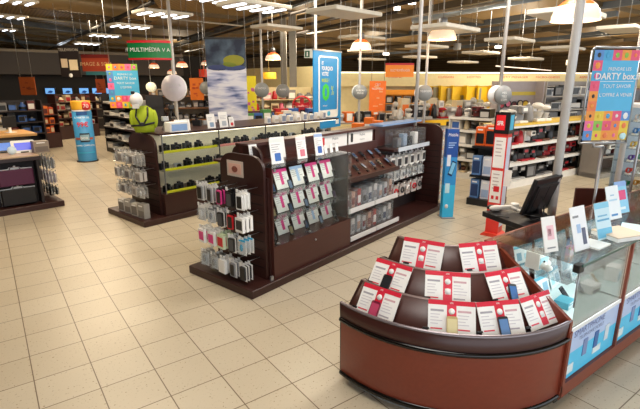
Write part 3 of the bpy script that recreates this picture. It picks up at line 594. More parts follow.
def leaflet_mesh(w, h, head, lines, seed=0):
    """an offer card standing in the xz plane, bottom edge at the origin, read from -y"""
    def fn():
        rr = random.Random(seed); mb = MB(); mb.box(-w/2, 0, 0, w/2, .004, h, PAPER); mb.box(-w/2, -.001, h*.84, w/2, 0, h, head); mb.box(-w*.1, -.0015, h*.2, w*.1, 0, h*.86, head)
        for i in range(lines):
            z = h*(.78-.1*i); mb.box(-w*.42, -.001, z, w*rr.uniform(-.1, .4), 0, z+h*.025, M('a8a2a4', .6))
        return mb.mesh('leaflet')
    return cached(('leaflet', w, h, head, lines, seed), fn)
# ================================================================ phone gondola in the middle
G = Frame(1.93, 3.83, 14.5); gr = thing('phone_gondola', 'dark brown double-sided sales gondola of mobile phones with arched slatted end', 'gondola', (G.x, G.y, 0), G.a)
def rot90(mb): return mb
obj('plinth', MB().bev(0, 0, 0, 4.5, 1.09, .09, DARKW, .012), gr)
end_panel(gr, .32, .10, .78, .09, 1.42, r=.2)
end_panel(gr, .46, .28, .74, .09, 1.49, -1, .15, 'inner_arch')
obj('slat_board', MB().box(.34, .08, .09, .37, .79, 1.2, DARKW), gr)
mb = MB(); mb.box(.296, .40, 1.17, .30, .66, 1.34, M('d8c4b4', .5)).box(.292, .43, 1.20, .296, .63, 1.31, M('e8b8a4', .5)); mb.at(.29, .53, 1.25, 0, 0).ball(0, 0, 0, .002, .05, .035, M('8c4a3c', .5), 10, 6); obj('picture_card', mb, gr, 'pinkish picture card')
obj('base_cabinet', MB().box(.37, .045, .09, 1.76, 1.0, .45, DARKR), gr)
obj('lock', MB().at(1.05, .04, .36, 0, PI/2).lathe([(0, 0), (.012, 0), (.012, .01), (0, .01)], STEEL, 10), gr)
obj('skirting_clip', MB().box(.30, .03, .09, .34, .05, .14, STEEL), gr)
obj('back_board', MB().box(.37, .50, .45, 3.05, .56, 1.3, DARKR), gr)
obj('case_side', MB().prism([(.05, .45), (.50, .45), (.50, 1.30), (.05, 1.30)], .37, .385, DARKR).box(0, 0, 0, 0, 0, 0, DARKR) if False else MB().box(.37, .05, .45, .385, .5, 1.3, DARKR), gr)
obj('top_board', MB().box(.34, .30, 1.285, 1.78, .95, 1.31, DARKR), gr)
obj('top_glass', MB().box(.37, .04, 1.30, 1.78, .32, 1.306, GLASS), gr)
for k, u0 in enumerate((.385, 1.08)):
    gd = obj('glass_door', MB().box(u0, .05+.008*k, .46, u0+.70, .054+.008*k, 1.29, GLASS), gr); obj('door_clip', MB().box(u0+.01, .04, 1.26, u0+.04, .05, 1.29, STEEL), gd)
SH = [(.455, 0), (.72, 1), (.99, 2)]
for z, i in SH[1:]: obj('glass_shelf', MB().box(.39, .065, z-.006, 1.76, .46, z, ACRYL), gr)
obj('case_divider', MB().box(1.755, .06, .1, 1.775, .5, 1.29, ACRYL), gr)
PHC = [(PINK, 'pink-headed'), (PINK, 'pink-headed'), (PINK, 'pink-headed'), (M('a9c4e6', .5), 'pale blue'), (PINK, 'pink-headed'), (PINK, 'pink-headed')]
for ri, (z, _) in enumerate(SH):
    n = 5
    for c in range(n):
        u = .51+c*.27; col, cn = PHC[(c+(ri == 2)*1) % 6] if ri != 1 else PHC[min(c, 2)]
        rn = ['lowest', 'middle', 'top'][ri]
        L_ = leaflet_mesh(.215, .225, col, 4, c+ri*6)
        o = tag(obj('offer_leaflet', L_, loc=G.w(u, .27, z+.001), rz=G.a), '%s offer leaflet, %s from the arched end, %s shelf, glass phone case' % (cn, ORD[c], rn), 'leaflet', 'offer leaflets in the phone case'); tilted(o, .35)
        k = [1, 3, 0, 2, 1, 4][(c+ri) % 6]; o = obj('mobile_phone', phone_mesh(DGREY if c % 3 else BLACK, SCRS[k]), loc=G.w(u+.02, .17, z+.001), rz=G.a)
        tag(o, '%s phone standing before the %s leaflet, %s shelf of the glass phone case' % ('black' if c % 3 == 0 else 'dark grey', ORD[c], rn), 'phone', 'phones in the phone case'); tilted(o, .4)
        if c % 2 == 0:
            o = obj('phone_holder', cached('holder', lambda: MB().prism([(-.045, 0), (.045, 0), (.03, .02), (-.03, .02)], -.03, .03, ACRYL).prism(rounded(-.02, .02, .02, .045, .01, 3), -.01, .01, DGREY).mesh('holder')), loc=G.w(u-.045, .115, z+.001), rz=G.a)
            tag(o, 'small clear stand before the %s leaflet, %s shelf of the glass phone case' % (ORD[c], rn), 'stand', 'stands in the phone case')
# spine header with sign boards
obj('spine_board', MB().box(.44, .56, 1.31, 3.05, .62, 1.47, DARKR).box(3.05, .54, 1.0, 4.3, .60, 1.50, DARKR), gr)
obj('spine_cap', MB().box(.46, .50, 1.47, 3.05, .70, 1.5, DARKR), gr)
obj('spine_cap', MB().box(3.1, .44, 1.50, 4.35, .68, 1.53, M('7f9cc4', .4)), gr, 'pale blue cap')
for k, (u0, w_) in enumerate(((1.72, .60), (2.36, .60))):
    mb = MB().box(u0, .53, 1.29, u0+w_, .54, 1.485, PAPER)
    mb.at(u0+w_*.55, .528, 1.40).text('Mobile', .035, M('7a7a80', .5)).text('telephone', .022, GREY, 0, -.06); mb.at(u0+w_*.12, .526, 1.33).prism(rounded(-.025, 0, .025, .12, .01, 2), -.001, 0, BLACK if k else RED); obj('sign_board', mb, gr, 'white sign board')
# open half: sloping phone tray and shelves with clear boxes
obj('section_wall', MB().box(1.78, .12, .09, 1.80, .56, 1.28, DARKW), gr)
obj('phone_tray', MB().at(0, 0, 0, PI/2).prism([(.12, .93), (.52, 1.16), (.52, 1.12), (.12, .90)], -3.05, -1.80, DARKR), gr)
obj('tray_lip', MB().box(1.80, .09, .90, 3.05, .12, .955, DARKW), gr)
for k, (z, vf) in enumerate(((.13, .06), (.5, .10))):
    obj('shelf', MB().box(1.80, vf+.02, z, 3.05, .5, z+.02, DARKW), gr)
    for u0 in (1.80, 2.43): obj('price_rail', MB().box(u0, vf, z-.015, u0+.61, vf+.02, z+.045, M('d9dadc', .4)), gr, 'white price rail')
obj('lower_back', MB().box(1.80, .50, .09, 3.05, .52, 1.12, M('251312', .5)), gr)
for r_ in range(2):
    for c in range(6):
        u = 1.93+c*.2; v = .19+r_*.20; z = .93+(v-.12)*.575+.004
        o = obj('demo_phone', phone_mesh(BLACK if (c+r_) % 3 else STEEL, SCRS[(c+r_) % 3+0], .055, .12), loc=G.w(u+.04*r_, v-.05, z-.02), rz=G.a)
        t2 = obj('security_puck', cached('puck', lambda: MB().at(0, .03, -.012).box(-.016, -.015, -.03, .016, .015, 0, BLACK).mesh('security_puck')), o)
        tag(o, '%s display phone on the open dark tray, %s from the glass case, %s row' % ('silver' if (c+r_) % 3 == 0 else 'black', ORD[c], ['lower', 'upper'][r_]), 'phone', 'tethered phones on the open tray')
        o.rotation_euler = (-1.05, 0, G.a+R.uniform(-.25, .25)); o.location = G.w(u+.04*r_, v, .93+(v-.12)*.575+.04)
CB = [(M('c8ccd0', .4), M('2c3c64', .5)), (M('a8342c', .5), WHITE), (M('c9ccd0', .4), M('6a2230', .5)), (M('d7d7d7', .4), GREY), (M('8d8f96', .4), DGREY), (M('c9a08c', .5), M('7c3a34', .5)), (M('c0c4cc', .4), M('b89a88', .5))]
for k, z in enumerate((.15, .52)):
    for c in range(9):
        u = 1.87+c*.135; m1, m2 = CB[(c*3+k*2) % 7]; hh = .24+.05*((c*7+k*3) % 3)/2
        mb = None
        def fn(hh=hh, m1=m1, m2=m2): return MB().box(-.055, -.10, 0, .055, .10, hh, BLIS).box(-.04, -.07, .004, .04, .07, hh*.8, m1).box(-.03, -.075, .04, .03, -.07, hh*.5, m2).mesh('accessory_box')
        o = obj('accessory_box', cached(('ab', hh, m1, m2), fn), loc=G.w(u, .25, z+.002), rz=G.a)
        tag(o, 'clear safety box around an accessory, %s from the glass case, %s open shelf' % (ORD[c], ['lower', 'upper'][k]), 'box', 'safety boxes on the open shelves')
# far section: slatted wall with hooks, glass box on top, second arched end
obj('hook_wall', MB().box(3.05, .52, .09, 4.42, .56, 1.2, M('241412', .5)), gr)
obj('top_shelf', MB().box(3.08, .22, 1.14, 4.2, .52, 1.17, DARKW), gr); obj('price_rail', MB().box(3.2, .20, 1.13, 4.2, .22, 1.19, M('c9d2dc', .4)), gr, 'pale price rail')
end_panel(gr, 4.43, .08, 1.0, .09, 1.46, -1, .2)
t = thing('glass_box', 'clear glass display box with silver items beside the pale blue cap', 'display box', G.w(3.7, .37, 1.171), G.a)
obj('glass_cover', MB().box(-.42, -.13, 0, .42, .13, .26, ACRYL), t)
for k in range(4): obj('gadget', MB().bev(-.33+k*.18, -.05, .002, -.22+k*.18, .05, .14+.05*(k % 2), [STEEL, M('8fa4bc', .4), DGREY, WHITE][k], .01), t)
def sp_far(ri, ci):
    return [('box', WHITE, DGREY, .12, .2, .05), ('blister', WHITE, STEEL, .12, .19, .04), ('cable', M('c8bdb8', .5), [WHITE, RED, DGREY][ci % 3], .15, .2, .04)][ri]
hooks(gr, G, (3.2, .52), 0, [0, .2, .4, .6, .8, 1.0], [1.06, .83, .56], sp_far, 'beyond the phone tray', .2, layers=2, group='packs on the wall beyond the phone tray', rownames=['top', 'middle', 'lowest'])
# the arched end near the aisle
def sp_end(ri, ci):
    a = [[('case', WHITE, STEEL), ('case', WHITE, GREY), ('case', BLACK, PINK), ('case', BLACK, BLACK), ('case', WHITE, WHITE)],
         [('blister', WHITE, WHITE), ('blister', WHITE, GREY), ('case', WHITE, BLACK), ('case', BLACK, RED), ('box', WHITE, DGREY)],
         [('box', WHITE, PINK), ('box', WHITE, PINK), ('box', M('d9e6c4', .5), RED), ('case', WHITE, BLACK), ('blister', WHITE, CYAN)],
         [('blister', M('d9dde0', .5), STEEL), ('blister', M('d9dde0', .5), STEEL), ('box', WHITE, WHITE), ('case', WHITE, GREY), ('case', WHITE, DGREY)]][ri][ci]
    return a+((.115, .19, .018) if a[0] == 'case' else (.12, .18, .03))
hooks(gr, G, (.30, .84), -PI/2, [.0, .17, .33, .49, .65], [1.10, .86, .61, .33], sp_end, 'phone gondola end', .26, layers=3, group='packs on the aisle end of the phone gondola')
# things standing on top of the glass case
def upright(name, label, cat, p, rz, w, h, head, lines=5, pic=None, tilt=.18, foot=True, group=None, extra=None):
    t = thing(name, label, cat, p, rz, group)
    def fn():
        mb = MB(); mb.box(-w/2, 0, 0, w/2, .006, h, PAPER)
        if head: mb.box(-w/2, -.001, h*.84, w/2, 0, h*.97, head)
        rr = random.Random(int(p.x*100))
        for i in range(lines): z = h*(.74-.09*i); mb.box(-w*.38, -.001, z, w*rr.uniform(-.05, .36), 0, z+h*.022, M('a2a0a8', .6))
        if pic: mb.prism(rounded(-w*.2, h*.1, w*.3, h*.42, .01, 2), -.0015, 0, pic)
        if extra: mb.at(0, -.002, h*.88).text(extra, h*.06, WHITE)
        return mb
    o = obj('card', fn(), t); o.rotation_euler = (-tilt, 0, 0)
    if foot: obj('card_foot', MB().prism([(-w/2, 0), (w/2, 0), (w/2, .008), (-w/2, .008)], -.005, h*.32, ACRYL), t)
    return t
for i, (u, v, w_, h_, hd, pic, l) in enumerate([(.60, .18, .16, .27, M('e4e8e2', .5), M('3f6fb8', .5), 'tall white price card with blue print on the phone case, by the arched end'),
                                               (.86, .42, .2, .24, None, None, 'wide blank white card standing behind the others on the phone case'), (1.02, .2, .14, .25, M('e8dcdc', .5), M('d87a8a', .5), 'white card with small pink picture standing mid-way on the phone case'),
                                               (1.33, .2, .13, .26, M('9fb6dc', .5), M('3f66b0', .5), 'narrow card with a big blue picture standing on the phone case'), (.45, .38, .1, .2, None, BLACK, 'small white card with black handset picture, arched end of the phone case')]):
    upright('price_card', l, 'card', G.w(u, v, 1.311 if v > .31 else 1.307), G.a-.15, w_, h_, hd, 4, pic)
for i in range(3):
    upright('price_card', 'small white card on the phone case, %s from the blue picture card' % ORD[i], 'card', G.w(1.5+.11*i, .24, 1.307), G.a+.2, .07, .1, None, 2, group='small cards on the phone case')
# ================================================================ camera gondola behind
C = Frame(at(145, 228, 0).x, at(145, 228, 0).y, 12.5); cr = thing('camera_gondola', 'long dark brown gondola with lit shelves of cameras behind glass', 'gondola', (C.x, C.y, 0), C.a)
CL = 4.7
obj('plinth', MB().bev(0, 0, 0, CL, 1.25, .09, DARKW, .012), cr)
end_panel(cr, .38, .14, .98, .09, 1.36, r=.25)
obj('base_cabinet', MB().box(.40, .05, .09, CL, 1.15, .43, DARKW), cr)
obj('lock', MB().at(1.2, .04, .34, 0, PI/2).lathe([(0, 0), (.012, 0), (.012, .01), (0, .01)], STEEL, 10), cr)
obj('back_board', MB().box(.40, .60, .43, CL, .63, 1.38, M('e6dcc0', .6)), cr, 'cream back board')
obj('case_top', MB().box(.40, .05, 1.36, CL, 1.15, 1.39, DARKW), cr)
for z in (.70, .98, 1.375): pass
for k, z in enumerate((.80, 1.08)): obj('glass_shelf', MB().box(.44, .1, z-.008, CL-.03, .58, z, ACRYL), cr)
for k in range(4): obj('mullion', MB().box(.44+k*1.06, .06, .43, .455+k*1.06, .075, 1.36, DGREY if k else STEEL), cr)
for k in range(3): gd = obj('glass_door', MB().box(.46+k*1.06, .064, .44, 1.49+k*1.06, .070, 1.35, GLASS), cr); obj('handle', MB().box(1.40+k*1.06, .055, .85, 1.415+k*1.06, .064, .97, STEEL), gd)
YS = M('d8d423', .5); PS = M('e2938c', .5)
for k, z in enumerate((.445, .80, 1.08)):
    for j in range(4): obj('price_strip', MB().box(.47+j*1.06, .09, z-.005, 1.48+j*1.06, .1, z+.035, YS if (j == 0 or (k == 0 and j < 2)) else PS), cr, 'yellow price strip' if (j == 0 or (k == 0 and j < 2)) else 'pink price strip')
obj('case_light', MB().box(.46, .09, 1.345, CL-.05, .12, 1.36, M('fff4dc', .4, 0, 3)), cr, 'glowing strip light under the case top')
def camera_mesh(k):
    def fn():
        m = [BLACK, DGREY, M('242428', .3), M('9c9ea2', .4)][k % 4]; mb = MB(); w = .165 if k < 3 else .13; h = .105 if k < 3 else .075
        mb.bev(-w/2, -.025, 0, w/2, .025, h, m, .008)
        if k < 3: mb.bev(-.025, -.03, h-.004, .025, .02, h+.028, m, .006); mb.bev(-w/2-.002, -.045, 0, -w/2+.03, .0, h, m, .01)
        mb.at(.012, -.025, h*.48, 0, PI/2).lathe([(0, 0), (.034, 0), (.036, .02), (.03, .05), (.026, .05), (.02, .04), (0, .038)], BLACK, 14)
        return mb.mesh('camera')
    return cached(('camera', k), fn)
for row, z in enumerate((.437, .80, 1.08)):
    for c in range(20):
        u = .56+c*.205+R.uniform(-.02, .02)
        if (c*5+row*3) % 11 == 4: continue
        o = tag(obj('camera', camera_mesh((c+row*2) % 5 % 4), loc=C.w(u, .22+R.uniform(-.02, .05), z+.001), rz=C.a+R.uniform(-.5, .5)), '%s camera, %s from the arched end, %s shelf of the long camera case' % (['black', 'dark grey', 'black', 'silver'][(c+row*2) % 5 % 4], ORD[c], ['lowest', 'middle', 'top'][row]), 'camera', 'cameras in the glass case')
def sp_cam(ri, ci):
    g = [M('b7b2ae', .5), M('8f8a88', .5), M('d6d3cf', .5), M('6a6668', .5)][(ri+ci) % 4]
    return ('box', M('bdb8b2', .4), g, .13, .17, .045) if (ri+ci) % 2 else ('blister', M('c9c6c2', .5), g, .14, .19, .05)
hooks(cr, C, (.36, .94), -PI/2, [.02, .2, .38, .56, .72], [1.10, .85, .60], sp_cam, 'camera gondola end', .26, layers=lambda r, c: 3 if c < 4 else 2, group='packs on the camera gondola end')
for i in range(4):
    m = M(['c5c1bb', 'a8a39c', 'c9c5ba', '9c9890'][i], .5)
    tag(obj('accessory_pack', boxed(.17, .1, .2+.03*(i % 2), m, M('6f6a66', .5), i), loc=C.w(.12+.0*i, .88-.22*i, .092), rz=C.a-PI/2+.1), 'grey boxed pack standing on the plinth of the camera gondola, %s from its back' % ORD[i], 'box', 'boxes on the camera gondola plinth')
l = bpy.data.lights.new('case_strip', 'AREA'); l.shape = 'RECTANGLE'; l.size = 4; l.size_y = .05; l.energy = 6; l.color = (1, .93, .8)
lo = bpy.data.objects.new('case_strip', l); COL.objects.link(lo); lo.parent = cr; lo.location = (2.5, .14, 1.34); lo.rotation_euler = (.5, 0, 0)
# what stands on top of it: T = top height
TZ = 1.391
def ontop(px, py=128):
    p = at(px, py, TZ); d = p-C.w(0, 0, TZ); u = d.x*C.c+d.y*C.s; v = -d.x*C.s+d.y*C.c
    return C.w(u, min(max(v, .16), 1.0), TZ)
# mannequin bust in a lime jacket with harness and action camera
p = ontop(145, 132); t = thing('mannequin_bust', 'mannequin bust in a lime jacket with black camera harness and white helmet', 'mannequin', p, FACE+.15); t.scale = (.8, .8, .88)
LIMEJ = M('a3b51c', .7)
prof = [(.10, .18, 0), (.13, .2, .06), (.14, .215, .18), (.135, .235, .28), (.11, .23, .36), (.07, .15, .42), (.055, .075, .46)]
mb = MB(); v = []; F = []
for ry, rx, z in prof:
    for i in range(18): a = 2*PI*i/18; v.append((rx*math.cos(a), ry*math.sin(a), z))
for k in range(len(prof)-1):
    for i in range(18): j = (i+1) % 18; F.append((k*18+i, k*18+j, k*18+18+j, k*18+18+i))
F.append(tuple(range(17, -1, -1)))
mb.add(v, F, LIMEJ, True); obj('jacket', mb, t, 'lime jacket')
for sx in (-1, 1): obj('sleeve', MB().ball(sx*.205, -.0, .23, .06, .075, .16, LIMEJ, 14, 10), t)
mb = MB()
for sx in (-1, 1): mb.path([(sx*.10, -.05, .43), (sx*.11, -.15, .28), (sx*.03, -.17, .15)], .017, BLACK, 6)
mb.path([(-.22, -.10, .12), (0, -.165, .13), (.22, -.10, .17)], .019, BLACK, 6); mb.bev(-.04, -.21, .12, .05, -.15, .18, BLACK, .008); obj('harness', mb, t, 'black chest harness')
mb = MB(); mb.ball(-.09, -.05, .56, .12, .13, .125, M('e6e3e0', .4), 18, 12); obj('helmet', mb, t, 'white helmet'); mb = MB().at(-.09, -.16, .42).box(-.06, 0, 0, .06, .02, .07, M('d9d6d2', .5)); mb.at().tube((-.05, 0, .44), (-.07, -.03, .5), .05, M('d9c8b8', .5), 10); obj('neck', mb, t)
mb = MB(); mb.bev(-.16, -.13, .66, -.10, -.07, .71, BLACK, .008); mb.tube((-.12, -.1, .62), (-.12, -.1, .66), .012, BLACK, 6); obj('action_camera', mb, t, 'small black camera on the helmet')
# small tripod gadgets and signs on top
def tripod(name, label, p, s=.2, m=M('b0b4b8', .4)):
    mb = MB()
    for i in range(3): a = 2*PI*i/3; mb.tube((s*.5*math.cos(a), s*.5*math.sin(a), .0), (0, 0, s), .008, m, 5)
    t = thing(name, label, 'tripod', p); obj('tripod_leg', mb, t); obj('camera_body', MB().bev(-.05, -.04, s, .05, .04, s+.07, m, .01), t); return t
tripod('camera_tripod', 'small silver camera tripod lying open beside the mannequin bust', ontop(166, 131), .16)
tripod('camera_tripod', 'slim dark tripod standing behind the white and blue carton', ontop(171, 126), .3, DGREY)
t = thing('camera_carton', 'white carton with a pale blue picture on the camera case by the bust', 'box', ontop(182, 132), C.a-.1)
obj('carton_body', MB().bev(-.16, -.1, 0, .16, .1, .15, PAPER, .006), t); obj('picture_label', MB().box(-.13, -.103, .02, .13, -.1, .12, M('8fb4e6', .5)), t)
def tent(label, px, py, w_, h_, pic, hd=None, rz=-.1, extra=None):
    upright('counter_card', label, 'card', ontop(px, py), C.a+rz, w_, h_, hd, 3, pic, group=None)
tent('small white tent card with faint writing between carton and landscape banner', 201, 133, .26, .18, M('d3cfc8', .5))
tent('white upright card in front of the landscape banner foot', 237, 131, .15, .24, M('88a4c0', .5))
tent('tall white upright card just beyond the landscape banner', 261, 131, .17, .26, M('b0b8c0', .5))
tent('small white card with a red dot on the camera case', 277, 131, .1, .17, RED)
for i in range(9):
    tag(obj('camera_box', boxed(.1, .08, .12+.015*(i % 3), PAPER, M(['9aa4b0', 'c8bca8', '8a94a8'][i % 3], .5), i % 3), loc=C.w(2.75+.2*i, .2, TZ), rz=C.a+R.uniform(-.2, .2)), 'white camera box on the camera case, %s from the small red-dot card' % ORD[i], 'box', 'white boxes on the camera case')
for i in range(6):
    k = i % 4; tag(obj('camera', camera_mesh(k), loc=C.w(1.0+.27*i, .75+.1*(i % 2), TZ), rz=C.a+i), '%s demonstration camera on top of the camera case, %s from the bust' % (['black', 'dark grey', 'black', 'silver'][k], ORD[i]), 'camera', 'cameras on top of the case')

# ================================================================ tablet counter by the aisle
q = at(64, 206, 0); T = Frame(q.x, q.y, 8.8); tr = thing('tablet_counter', 'dark slatted accessory counter with a pale wooden top for tablets', 'counter', (T.x, T.y, 0), T.a)
obj('plinth', MB().prism([(0, 0), (0, .0), (0, 0)], 0, 0, DARKW).bev(-3.4, 0, 0, .02, 1.35, .10, DARKW, .012), tr)
obj('slat_board', MB().box(-3.4, .30, .10, -.30, .34, .86, M('1c1416', .6)), tr)
obj('end_board', MB().box(-.30, .10, .10, -.26, 1.25, .88, M('1c1416', .6)), tr)
obj('dark_top', MB().bev(-3.4, .06, .86, -.22, 1.3, .92, M('2c2226', .4), .01), tr); obj('wooden_top', MB().bev(-3.4, .10, .92, -.24, 1.3, .945, M('c8ab8c', .45), .006), tr)
def sp_t(ri, ci):
    if ci == 0: return ('bag', WHITE, [M('4a1738', .6), M('121013', .6)][ri], .52, [.30, .30][ri], .07)
    if ci == 1: return ('box', M('b5a79a', .5), [M('b0484e', .5), M('6c5f5a', .5)][ri], [.26, .26][ri], .26, .05)
    return ('blister', GREY, [RED, DGREY][ri % 2], .1, .2, .03)
R_S = [.76, .43]
for ri, z in enumerate(R_S):
    for ci, u in enumerate((-.62, -1.10, -1.42, -1.62)):
        kind, card, item, w_, h_, th = sp_t(ri, min(ci, 2)); obj('hook', hook_mesh(.14), tr, loc=(u, .30, z), rz=0)
        l = {'bag': [['aubergine purple', 'black'][ri]+' laptop sleeve'], 'box': [['cream and red', 'grey brown'][ri]+' boxed accessory pack'], 'blister': ['small blister pack']}[kind][0]
        tag(obj({'bag': 'laptop_sleeve', 'box': 'accessory_pack', 'blister': 'accessory_pack'}[kind], pack_mesh(w_, h_, th, card, item, kind), loc=T.w(u, .18, z-.004), rz=T.a), '%s, %s row of the tablet counter%s' % (l, ['upper', 'lower'][ri], ', %s column from the aisle' % ORD[ci] if ci > 1 else ''), 'bag' if kind == 'bag' else 'pack', None)
def sp_te(ri, ci):
    return [('blister', M('aeb0b8', .5), DGREY, .12, .2, .03), ('blister', M('c9c0d0', .5), WHITE, .11, .2, .03), ('blister', BLACK, DGREY, .1, .16, .03)][ri]
hooks(tr, T, (-.26, .20), PI/2, [.05, .25, .45, .65], [.86, .60, .34], sp_te, 'tablet counter end', .26, layers=3, group='packs on the tablet counter end')
# tablets, laptop, round sticker
def tablet(label, p, rz, w_, h_, frame, scr, tilt=1.0):
    t = thing('tablet', label, 'tablet', p, rz); o = obj('screen_frame', MB().prism(rounded(-w_/2, 0, w_/2, h_, .02, 4), 0, .012, frame), t); o.rotation_euler = (-tilt, 0, 0)
    o2 = obj('screen', MB().prism(rounded(-w_*.37, h_*.2, w_*.37, h_*.8, .005, 2), -.002, 0, scr), t, 'lit screen'); o2.rotation_euler = (-tilt, 0, 0)
    obj('stand', MB().prism([(-.06, 0), (.06, 0), (.06, .02), (-.06, .02)], .0, .12, DGREY), t)
SB = M('1c3fd0', .3, 0, .6)
def onT(px, py, z=.946): p = at(px, py, z); return Vector((p.x, p.y, z))
tablet('white tablet with a bright blue screen, the one next to the aisle corner', onT(25, 152.5), T.a-.05, .36, .24, WHITE, SB, .55)
tablet('black tablet with a blue screen next to the white tablet', onT(5, 153), T.a-.05, .38, .24, BLACK, M('2a6cc8', .3, 0, .6), .55)
obj('price_disc', MB().at(0, 0, .07, 0, PI/2-.2).lathe([(0, 0), (.07, 0), (.07, .006), (0, .006)], M('cfe2ee', .5), 20).at().box(-.02, -.01, 0, .02, .03, .02, WHITE), None, 'round pale price disc standing between the two blue tablets', 'price tag', loc=onT(12.5, 154.5), rz=T.a)
tag(obj('accessory_box', boxed(.24, .18, .2, M('8f8072', .5), M('6c6058', .5), 3), loc=onT(41, 152), rz=T.a), 'grey brown carton on the aisle corner of the tablet counter', 'box')
# rear table with wooden top
q = at(50, 176, 0); T2 = Frame(q.x-.1, q.y+.35, 8.8); t2 = thing('rear_table', 'wood-topped demonstration table behind the tablet counter', 'table', (T2.x, T2.y, 0), T2.a)
obj('table_top', MB().bev(-3.6, 0, .93, 0, 1.2, .99, M('c99a5c', .45), .01), t2); obj('table_top', MB().bev(-3.6, -.02, .99, -.78, .9, 1.01, M('d8c4ac', .5), .005), t2, 'paler laminate top'); obj('skirt_panel', MB().box(-3.5, .1, 0, -.2, 1.1, .93, M('241a1a', .6)), t2)
def onT2(u, v, z=1.011): return T2.w(u, v, z)
t = thing('laptop', 'open silver laptop with dark screen on the wood-topped table', 'laptop', onT2(-1.12, .3), T2.a)
obj('keyboard_base', MB().bev(-.2, -.15, 0, .2, .12, .02, M('d4d6d8', .4), .01), t); o = obj('screen_lid', MB().prism(rounded(-.2, 0, .2, .26, .01, 2), 0, .01, M('c9cacc', .4)).box(-.18, -.003, .02, .18, 0, .24, M('182420', .2, 0, .05)), t); o.location = (0, .12, .02); o.rotation_euler = (-.25, 0, 0)
for i, (u, l) in enumerate(((-1.75, 'beside the silver laptop'), (-2.35, 'far along the wood-topped table'))):
    tablet('white tablet with a dark screen %s' % l, onT2(u, .3), T2.a, .34, .24, WHITE, M('2a3036', .2), .4)
for i in range(4):
    tag(obj('leaflet_box', boxed(.16, .12, .16+.04*(i % 2), M(['e6ddd0', 'd8cfc4', 'c9b8a4', 'ece6da'][i], .5), M('b7a48c', .5), i), loc=onT2(-1.0-.32*i, .7, 1.0101) if False else onT2(-1.0-.32*i, .68), rz=T2.a+.2*i), 'cream carton at the back of the wood-topped table, %s from the aisle' % ORD[i], 'box', 'cream cartons on the wood-topped table')
p = onT2(-.42, .5, .991); t = thing('desk_monitor', 'small black monitor with a white stand on the aisle end of the wooden table', 'monitor', p, T2.a+.5)
obj('screen_housing', MB().bev(-.17, -.015, .12, .17, .02, .38, BLACK, .008), t); obj('stand', MB().box(-.03, 0, 0, .03, .03, .14, WHITE).bev(-.1, -.08, 0, .1, .08, .015, WHITE, .004), t, 'white stand')
# ================================================================ quarter-round phone display
QX, QY = 2.90, 2.29; A0, A1 = PI, 1.5*PI
qt = thing('round_display', 'quarter-round mahogany display counter with three dark tiers of phone offer cards', 'display counter', (QX, QY, 0), 0); qt.scale = (.985, 1.02, 1)
TIERS = [(.60, .86, .51, 1.02), (.81, .73, .69, .89), (.98, .60, .87, .76)]
RIM = M('43241f', .3)
obj('kick', MB().lathe([(1.02, 0), (1.02, .06)], M('b3b5b8', .3, .6), 40, A0, A1), qt, 'silver kick plate')
obj('body_panel', MB().lathe([(1.02, .06), (1.05, .06), (1.065, .09), (1.065, .505)], MAHOG, 48, A0, A1), qt, 'glossy mahogany body')
obj('lower_trim', MB().lathe([(1.04, .055), (1.072, .055), (1.08, .07), (1.072, .09), (1.06, .09)], M('0d0b0c', .15), 48, A0, A1), qt, 'black trim')
obj('upper_trim', MB().lathe([(1.06, .495), (1.08, .495), (1.088, .51), (1.08, .525), (1.06, .525)], M('0d0b0c', .15), 48, A0, A1), qt, 'black trim')
obj('rim', MB().lathe([(1.066, .52), (1.075, .64), (1.06, .645), (1.052, .62), (1.045, .60)], RIM, 48, A0, A1), qt)
obj('rim_edge', MB().lathe([(1.077, .636), (1.077, .648), (1.058, .648)], M('8c8286', .25, .5), 48, A0, A1), qt, 'metal rim edge')
obj('front_ledge', MB().lathe([(1.045, .60), (.98, .60)], DARKW, 40, A0, A1), qt)
for i, (r1, z1, r2, z2) in enumerate(TIERS):
    rn = TIERS[i-1][0] if i else r2-.02
    zn = TIERS[i-1][1] if i else 0
    obj('tier', MB().lathe([(r1, z1), (r2, z2), (r2-.02, z2), (r2-.02, zn), (rn, zn)], DARKR, 40, A0, A1), qt)
    obj('tier_edge', MB().lathe([(r2+.002, z2-.004), (r2, z2+.004), (r2-.02, z2+.004)], M('7d6a66', .3, .3), 40, A0, A1), qt)
prof = [(.49, 0), (1.01, 0), (1.01, .06), (1.06, .06), (1.065, .5), (1.07, .64), (1.045, .60), (.98, .60), (.87, .76), (.83, .76), (.81, .73), (.69, .89), (.64, .89), (.60, .86), (.51, 1.02), (.49, 1.02)]
obj('end_board', MB().prism([(-r, z) for r, z in prof], -.012, .012, DARKW), qt)
